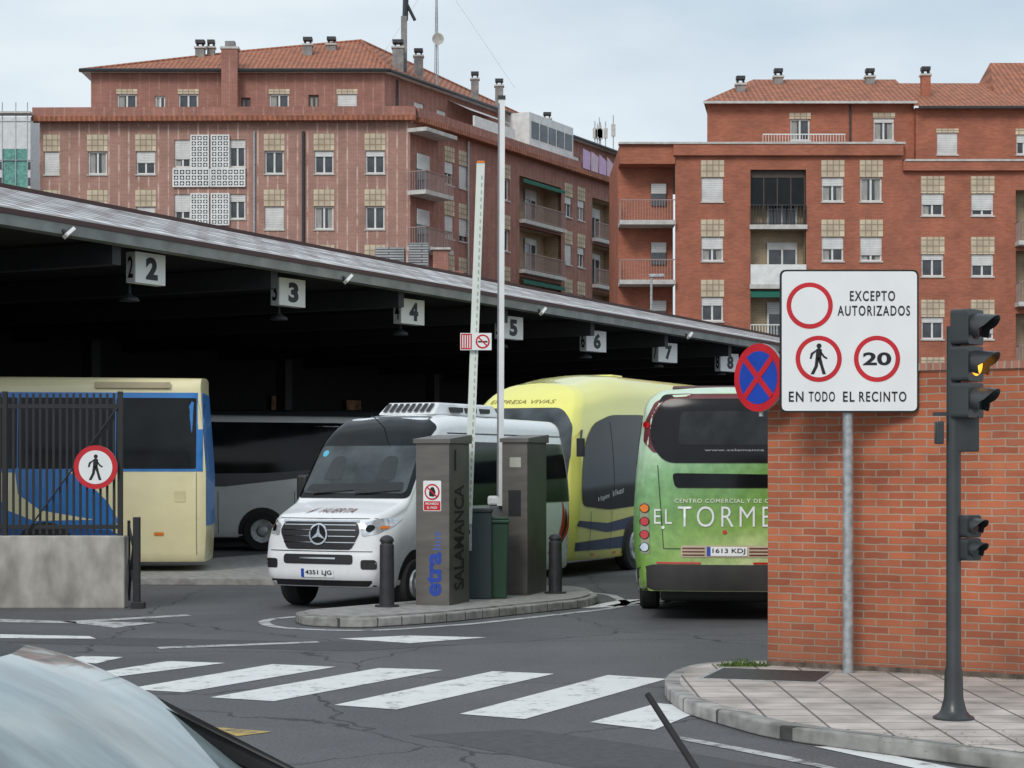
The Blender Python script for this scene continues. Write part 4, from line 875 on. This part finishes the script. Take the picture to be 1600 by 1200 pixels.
for sg in(-1,1):
    V.decal('lamp_cluster','f',[rpoly([(sg*1.16,.92),(sg*1.04,.92),(sg*1.06,1.62),(sg*1.17,1.62)][::sg],.04)],mat('pale_lamp_panel',(.3,.33,.22),.3),.008,.06)
    for z,mt_ in((1.54,orange),(1.36,redlamp),(1.18,redlamp),(1.01,chrome)): V.decal('lamp_rim','f',[circ(sg*1.11,z,.066,18)],black,.014,.05); V.decal('tail_lamp','f',[circ(sg*1.11,z,.055,18)],mt_,.022,.05)
    V.decal('high_lamp','f',[circ(sg*1.08,2.68,.05,18)],redlamp,.018,.05)
V.decal('wrap_band','r',[[(.2,2.1),(12,2.1),(12,2.85),(.2,2.85)]],gblack,.008,.3)
V.decal('side_window','l',[[(-12,2.1),(-.7,2.1),(-.7,2.75),(-12,2.75)]],gblack,.008,.3)
for x in (2.6,9): V.wheel(x,-1.1,.5,side=-1); V.wheel(x,1.1,.5,side=1)
part('axle_underside',V.e,M().box(.5,11.5,-.9,.9,.25,.45,black),bevel=.05)
part('roof_unit',V.e,M().box(1.2,4,-.75,.75,3.19,3.25,mat('roof_unit_dark',(.10,.04,.045),.5)),bevel=.03)
part('roof_vent',V.e,M().cyl((.62,.80,2.99),(.30,.80,2.99),.11,black,n=16))
# --- cream coach
cm=mat('coach_cream_paint',(.85,.76,.46),.28,var=.04,coat=.5,dirt=.2); cb=mat('coach_blue_vinyl',(.025,.20,.56),.3,coat=.3); cb2=mat('coach_dark_blue_vinyl',(.015,.09,.30),.3)
keys=[(0,.32,3.78,1.2,1.26,1.16,.24,1.6),(12,.32,3.84,1.2,1.26,1.16,.24,1.6)]
V=Veh('coach','cream and blue coach parked behind the metal fence','coach',(-5.82,37.3,0),R(185),12,keys,cm,fg=lambda z:interp(z,[.3,.9,2,3.6],[.04,0,0,.12]),cf=.05,rg=lambda z:0,F=1.2,sz=.1,e=.05,ee=.2)
V.decal('blue_window_frame','l',[[(-12,2.02),(-.02,2.02),(-.04,3.50),(-12,3.50)]],cb,.008,.1)
V.decal('blue_end_band','f',[[(-1.18,1.0),(1.18,1.0),(1.15,3.5),(-1.15,3.5)]],cb,.006,.2)
for a_,b_ in ((-1.7,-.22),(-3.5,-1.72),(-5.2,-3.52),(-7,-5.22)): V.decal('side_window','l',[rrect(a_,2.07,b_,3.40,.04)],gblack,.012,.2)
V.decal('blue_swoosh','l',[[(-7,2.03),(-2.6,2.03),(-2.2,1.8),(-1.85,1.45),(-1.65,1.1),(-1.8,.9),(-2.6,.85),(-7,.9)]],cb,.009,.15)
V.decal('cream_curve','l',[[(-3.9,2.0),(-3.55,2.0),(-3.5,1.6),(-3.1,1.3),(-2.1,1.12),(-3.2,1.1),(-3.7,1.3),(-3.95,1.7)]],cm,.014,.1)
V.decal('dark_swoosh','l',[[(-7,1.15),(-3.2,1.0),(-1.8,.92),(-1.6,.82),(-2.4,.7),(-7,.75)]],cb2,.012,.2)
seam=mat('seam_brown',(.25,.2,.1),.6)
for x in (-1.72,-.22,-3.5): V.decal('door_seam','l',[[(x,.45),(x+.012,.45),(x+.012,2.0),(x,2.0)]],seam,.010,.3)
V.decal('fuel_flap','l',[rrect(-.62,1.45,-.42,1.65,.01)],mat('flap_tan',(.72,.63,.36),.6),.010,.3)
V.decal('marker_lamp','l',[rrect(-1.0,.82,-.82,.88,.01)],orange,.014)
for x in(3.0,9.5): V.wheel(x,1.12,.5,side=1); V.wheel(x,-1.1,.5,side=-1)
V.decal('wheel_arch','l',[circ(-3.0,.5,.58,28)],black,.016)
part('roof_vent',V.e,M().box(.7,2.1,1.165,1.21,3.58,3.70,mat('vent_brown',(.50,.43,.28),.6)),bevel=.01)
# --- white grey coach
wg=mat('coach_white_grey_paint',(.76,.77,.78),.3,var=.05,coat=.4,dirt=.3)
keys=[(0,.35,3.35,1.2,1.26,1.12,.3,1.6),(12,.35,3.5,1.2,1.26,1.12,.3,1.6)]
V=Veh('coach','white and grey coach with dark windows deep under the canopy','coach',(-3.2,49.3,0),R(183),12,keys,wg,fg=lambda z:interp(z,[.3,.9,2,3.6],[.04,0,.1,.6]),cf=.3,rg=lambda z:0,F=2.2,sz=.2)
V.decal('side_window','l',[rpoly([(-12,1.9),(-3,1.95),(-.9,2.1),(-.6,2.9),(-1.0,3.2),(-12,3.3)],.2)],gblack,.01,.25)
V.decal('grey_swoosh','l',[[(-9,1.95),(-6,1.6),(-4,1.62),(-2,1.85),(-.5,1.98),(-.5,2.1),(-9,2.0)]],mat('grey_vinyl',(.10,.10,.11),.4),.009,.25)
V.decal('wheel_arch','l',[circ(-3.1,.5,.6,28)],black,.012)
for x in (-2.3,-4.2,-5.7): V.decal('locker_seam','l',[[(x,.45),(x+.015,.45),(x+.015,1.5),(x,1.5)]],black,.012)
for x in (-2.0,-4.8): V.decal('marker_lamp','l',[rrect(x,.9,x+.15,.95,.01)],orange,.014)
for x in(3.1,9.3): V.wheel(x,1.12,.5,side=1); V.wheel(x,-1.1,.5,side=-1)
keys=[(0,.35,3.7,1.2,1.26,1.12,.3,1.6),(12,.35,3.7,1.2,1.26,1.12,.3,1.6)]
dg_=mat('coach_dark_paint',(.06,.063,.072),.3,var=.1,coat=.4)
V=Veh('coach','dark coach parked in the far shade under the canopy','coach',(-.4,55.3,0),R(184),12,keys,dg_,fg=lambda z:interp(z,[.3,.9,2,3.6],[.04,0,.1,.6]),cf=.3,rg=lambda z:0,F=2.2,sz=.2)
V.decal('side_window','l',[rrect(-11,1.9,-.8,3.1,.1)],gblack,.01,.3); V.decal('red_stripe','l',[rrect(-11,3.3,-.8,3.4,.02)],dred,.01,.3)
for x in(3.1,9.3): V.wheel(x,1.12,.5,side=1); V.wheel(x,-1.1,.5,side=-1)
# --- foreground cars
def car(name,label,loc,rot,paint,h=1.42,L=4.2):
    keys=[(0,.25,.62,.7,.78,.66,.1,.5),(.2,.2,.78,.78,.86,.74,.12,.5),(.9,.18,.90,.8,.88,.78,.12,.55),(1.15,.18,.95,.8,.88,.80,.07,.6),(1.75,.18,h-.20,.8,.88,.76,.05,.7),(2.1,.18,h-.06,.8,.88,.74,.05,.75),(2.6,.18,h,.8,.88,.71,.07,.8),(3.3,.18,h+.0,.8,.88,.69,.1,.8),(3.75,.18,h-.2,.8,.87,.66,.12,.8),(4.05,.2,.95,.78,.84,.7,.1,.7),(4.2,.25,.85,.74,.8,.66,.1,.6)]
    V=Veh(name,label,'car',loc,rot,L,keys,paint,fg=lambda z:interp(z,[.2,.5,.9],[.05,0,.1]),cf=.3,rg=lambda z:0,F=.9,sm=.12)
    V.decal('windscreen_seal','f',[rpoly([(-.80,.98),(.80,.98),(.78,1.22),(.74,h-.03),(-.74,h-.03),(-.78,1.22)],.03)],black,.004,.03)
    V.decal('windscreen','f',[rpoly([(-.75,.99),(.75,.99),(.72,1.22),(.69,h-.05),(-.69,h-.05),(-.72,1.22)],.05)],mat('car_windscreen',(.27,.33,.33),.05,var=.5,scale=1.6,spec=.8,coat=.6,stretch=(1,3,1)),.009,.03)
    for ax,sg in (('r',1),('l',-1)):
        p=[(1.45,.98),(3.75,.98),(3.45,h-.14),(2.1,h-.14)]
        if sg<0: p=[(-a,b) for a,b in p][::-1]
        V.decal('side_window',ax,[rpoly(p,.06)],gblack,.006,.1)
        for x in (.85,3.4): V.decal('wheel_arch',ax,[circ(sg*x,.33,.37,24)],black,.004,.1)
    V.decal('rear_window','b',[rpoly([(-.6,1.0),(.6,1.0),(.52,h-.1),(-.52,h-.1)],.06)],gblack,.008,.06)
    V.decal('headlight','f',[rpoly([(.45,.62),(.72,.66),(.7,.76),(.5,.72)],.03)],lampglass,.006,.06); V.decal('headlight','f',[rpoly([(-.72,.66),(-.45,.62),(-.5,.72),(-.7,.76)],.03)],lampglass,.006,.06)
    V.decal('grille','f',[rrect(-.38,.42,.38,.6,.05)],black,.006,.1)
    for q in (-.7,.5): V.decal('tail_light','b',[rrect(q,.72,q+.2,.86,.03)],redlamp,.006,.06)
    for x in(.85,3.4): V.wheel(x,-.78,.32,.2,side=-1); V.wheel(x,.78,.32,.2,side=1)
    return V
silver=mat('silver_car_paint',(.60,.63,.65),.12,.3,var=.04,coat=.9)
V=car('parked_car','silver car with large sloping windscreen crossing the junction',(.36,5.35,0),R(168),silver,1.545)
for k in(-1,1): part('door_mirror',V.e,M().box(1.5,1.62,min(k*.86,k*1.02),max(k*.86,k*1.02),.84,.94,silver),bevel=.03)
V=car('parked_car','unseen black car below the view holding the camera vehicle wiper',(.6,-.25,0),R(90),mat('black_car_paint',(.02,.02,.022),.2,coat=.8),1.38)
part('roof_aerial',V.e,M().cyl((3.3,.10,1.3),(3.65,.36,1.698),.0085,rubber,.0055,n=10))  # rod is the camera vehicle's wiper, mounted on the unseen car as an aerial
# ---------------------------------------------------------------- fence and concrete base
cw=mat('weathered_concrete',(.42,.40,.36),.9,var=.35,scale=3.5,bump=.4,dirt=.5,stretch=(1,1,.5))
th=thing('concrete_wall','low weathered concrete wall carrying the metal fence','wall',(-9.6,28.5,0))
part('wall',th,M().box(0,3.85,0,.3,0,1.08,cw),bevel=.02)
fence=mat('fence_black',(.022,.022,.024),.5,.2)
th=thing('metal_fence','tall black vertical bar fence on the concrete wall','fence',(-9.6,28.65,1.08))
m=M(); 
for i in range(38):
    x=.06+i*.1; m.box(x-.016,x+.016,-.016,.016,0.02,2.12,fence)
part('bars',th,m)
for z in (.1,1.9): part('rail',th,M().box(0,3.78,-.022,.022,z,z+.06,fence))
for x in (3.72,2.0): part('post',th,M().box(x,x+.07,-.04,.04,0,2.15,fence))
part('brace',th,M().cyl((3.72,-.06,1.9),(2.4,-.06,.1),.014,fence,n=6))
th=thing('no_pedestrians_sign','round red and white no pedestrians sign on the metal fence','traffic sign',(-6.19,28.55,0))
m=M().cyl((0,-.01,2.1),(0,.02,2.1),.325,steel,n=40); m.flat(circ(0,2.1,.325,40),-.012,red); m.flat(circ(0,2.1,.25,40),-.014,swhite); walker(m,0,2.1,.39,-.017); part('sign_disc',th,m)
th=thing('gate','folded black steel gate leaf beside the concrete wall','gate',(-5.65,28.5,0))
part('post',th,M().box(.03,.13,-.05,.05,0,1.36,fence).box(.0,.2,-.07,.07,0,.1,fence),bevel=.008)
m=M().box(-.12,-.08,.3,.34,.1,1.3,fence).cyl((-.1,.3,.1),(.06,.0,1.35),.02,fence,n=8).cyl((-.1,.3,1.25),(.06,0,.75),.02,fence,n=8).cyl((-.1,.3,.75),(.06,0,.25),.02,fence,n=8); part('bars',th,m)
# ---------------------------------------------------------------- island furniture
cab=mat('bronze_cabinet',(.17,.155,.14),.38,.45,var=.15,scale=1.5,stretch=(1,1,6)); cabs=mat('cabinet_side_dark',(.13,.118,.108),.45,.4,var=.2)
eb=mat('blue_logo',(.02,.06,.36),.4); eb2=mat('pale_blue_logo',(.07,.13,.42),.4)
def cabinet(label,loc,rot,w_,dp,h):
    th=thing('control_cabinet',label,'cabinet',loc,rot)
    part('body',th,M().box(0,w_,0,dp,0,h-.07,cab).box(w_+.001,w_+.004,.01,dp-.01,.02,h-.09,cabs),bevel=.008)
    m=M(); m.add([(-.03,-.04,h-.07),(w_+.03,-.04,h-.07),(w_+.03,dp+.04,h-.07),(-.03,dp+.04,h-.07),(-.03,-.04,h-.01),(w_+.03,-.04,h-.01),(w_+.03,dp+.04,h+.06),(-.03,dp+.04,h+.06)],[(0,3,2,1),(4,5,6,7),(0,1,5,4),(1,2,6,5),(2,3,7,6),(3,0,4,7)],cab); part('lid',th,m)
    return th
th=cabinet('bronze metal ticket cabinet with blue vertical lettering on the island',(-1.36,27.2,.15),R(-18),.50,.85,2.36)
m=M(); flattext(m,'etra',.23,.62,-.004,eb,cu=.27,cv=.44,rot=R(90),bold=.035); part('lettering',th,m)
m=M(); flattext(m,'bus',.13,.26,-.004,eb2,cu=.31,cv=.91,rot=R(90),bold=.0); part('lettering',th,m)
m=M(); T=Matrix.Translation((.50,0,0))@Matrix.Rotation(R(90),4,'Z'); flattext(m,'SALAMANCA',.42,1.5,-.007,mat('black_letter',(.006,.006,.006),.6),T=T,cu=.40,cv=.95,rot=R(90),bold=.025); part('side_lettering',th,m)
m=M(); m.flat(rrect(.11,1.33,.38,1.76,.02),-.003,swhite); m.flat(rrect(.12,1.34,.37,1.47,.01),-.005,red); m.flat(circ(.245,1.60,.115,28),-.005,red); m.flat(circ(.245,1.60,.092,28),-.007,swhite); m.flat(rpoly([(.20,1.54),(.28,1.53),(.3,1.6),(.27,1.67),(.23,1.67),(.2,1.61)],.02),-.009,sblack)
m.flat([(.17,1.655),(.185,1.67),(.32,1.545),(.305,1.53)],-.011,red); flattext(m,'PROHIBIDO',.035,.2,-.007,swhite,cu=.245,cv=1.435,bold=.01); flattext(m,'EL PASO',.035,.15,-.007,swhite,cu=.245,cv=1.38,bold=.01); part('warning_sticker',th,m)
part('handle',th,M().box(.506,.518,.22,.25,1.9,2.2,black))
th=cabinet('taller bronze metal cabinet at the rear of the island',(-.15,29.3,.15),R(-17),.40,1.05,2.40)
m=M(); m.flat(rrect(.12,1.95,.3,2.1,.01),-.003,mat('display_pale',(.45,.45,.38),.3)); part('display',th,m)
m=M(); m.flat(rrect(.1,1.2,.3,1.6,.01),-.003,black); part('ticket_slot',th,m)
hinge=mat('barrier_grey',(.12,.13,.14),.5,.2,var=.15)
lg=mat('barrier_arm_pale',(.72,.76,.70),.4,var=.05); lgr=mat('led_strip',(.35,.45,.38),.4)
th=thing('barrier_gate','raised pale boom barrier with led strip and slate housing','barrier',(-.66,28.35,.15))
part('housing',th,M().box(-.08,.36,0,.4,0,1.28,mat('slate_housing',(.03,.046,.052),.5)).box(-.1,.38,-.02,.42,1.28,1.34,darkmetal),bevel=.015)
a=Vector((.0,-.06,.85));b=Vector((.20,-.06,6.43)); 
def arm(m,a,b,w_,t_,mt):
    d_=(b-a).normalized(); s_=Vector((d_.z,0,-d_.x)); vs=[]
    for p in(a,b):
        for q in ((-w_,-t_),(w_,-t_),(w_,t_),(-w_,t_)): vs.append(p+s_*q[0]+Vector((0,q[1],0)))
    m.add(vs,[(0,1,5,4),(1,2,6,5),(2,3,7,6),(3,0,4,7),(0,3,2,1),(4,5,6,7)],mt)
m=M(); arm(m,a,b,.06,.03,lg); 
for k in range(46):
    t=.1+.88*k/46; p=a.lerp(b,t); m.box(p.x+.015,p.x+.035,-.094,-.0915,p.z-.03,p.z+.03,lgr)
m.box(b.x-.055,b.x+.055,-.1,-.03,b.z,b.z+.03,orange); part('arm',th,m)
part('counterweight',th,M().box(-.07,.07,-.14,-.02,.72,1.12,steel).cyl((0,-.16,1.0),(0,.0,1.0),.05,darkmetal,n=12),bevel=.01)
th=thing('barrier_gate','raised slim white boom barrier with light grey housing','barrier',(-.35,29.9,.15))
part('housing',th,M().box(0,.34,0,.4,0,1.36,hinge).box(-.03,.37,-.03,.43,1.36,1.5,mat('pale_grey_cap',(.64,.66,.68),.5)),bevel=.03)
m=M(); arm(m,Vector((.17,-.07,1.35)),Vector((.19,-.07,7.66)),.05,.03,white); arm(m,Vector((.125,-.105,1.5)),Vector((.145,-.105,7.6)),.012,.004,mat('grey_edge',(.2,.2,.22),.5))
part('arm',th,m); part('arm_tip',th,M().box(.13,.25,-.11,-.03,7.66,7.72,darkmetal))
th=thing('barrier_notice','small red and white warning plate clipped on the boom arm','sign',(-.53,28.2,0))
m=M().box(-.23,.23,-.006,.006,3.82,4.07,swhite); m.flat([(-.22,3.83),(-.06,3.83),(-.06,4.06),(-.22,4.06)],-.008,red)
for k in range(4): m.flat([(-.2+k*.035,3.85),(-.185+k*.035,3.85),(-.185+k*.035,4.04),(-.2+k*.035,4.04)],-.010,swhite)
m.flat(circ(.1,3.945,.105,28),-.008,red); m.flat(circ(.1,3.945,.08,28),-.010,swhite); m.flat([(.03,3.93),(.17,3.93),(.17,3.955),(.03,3.955)],-.012,sblack); m.flat([(.03,4.0),(.045,4.015),(.17,3.89),(.155,3.875)],-.013,red)
part('plate',th,m)
grn=mat('bin_green',(.018,.06,.032),.5)
th=thing('waste_bin','dark green plastic waste bin beside the barrier housing','bin',(-.20,28.6,.15))
m=M(); m.add([(-.12,-.14,0),(.12,-.14,0),(.12,.16,0),(-.12,.16,0),(-.15,-.18,1.12),(.15,-.18,1.12),(.15,.2,1.12),(-.15,.2,1.12)],[(0,3,2,1),(0,1,5,4),(1,2,6,5),(2,3,7,6),(3,0,4,7),(4,5,6,7)],grn); part('body',th,m,bevel=.02)
part('lid',th,M().box(-.17,.17,-.21,.22,1.12,1.17,grn).box(-.15,.15,-.18,.2,1.17,1.21,grn),bevel=.015)
for X,Y,h in ((-1.75,26.85,1.0),(.67,29.7,.92)):
    th=thing('bollard','dark metal bollard with pointed cap on the island','bollard',(X,Y,.15),0,'bollards on the traffic island')
    part('post',th,M().lathe([(.17,0),(.17,.025),(.105,.03),(.10,h*.86),(.085,h*.88),(.085,h*.9),(.1,h*.91),(.1,h*.94),(.07,h*.98),(.02,h)],darkmetal,24),smooth=True)
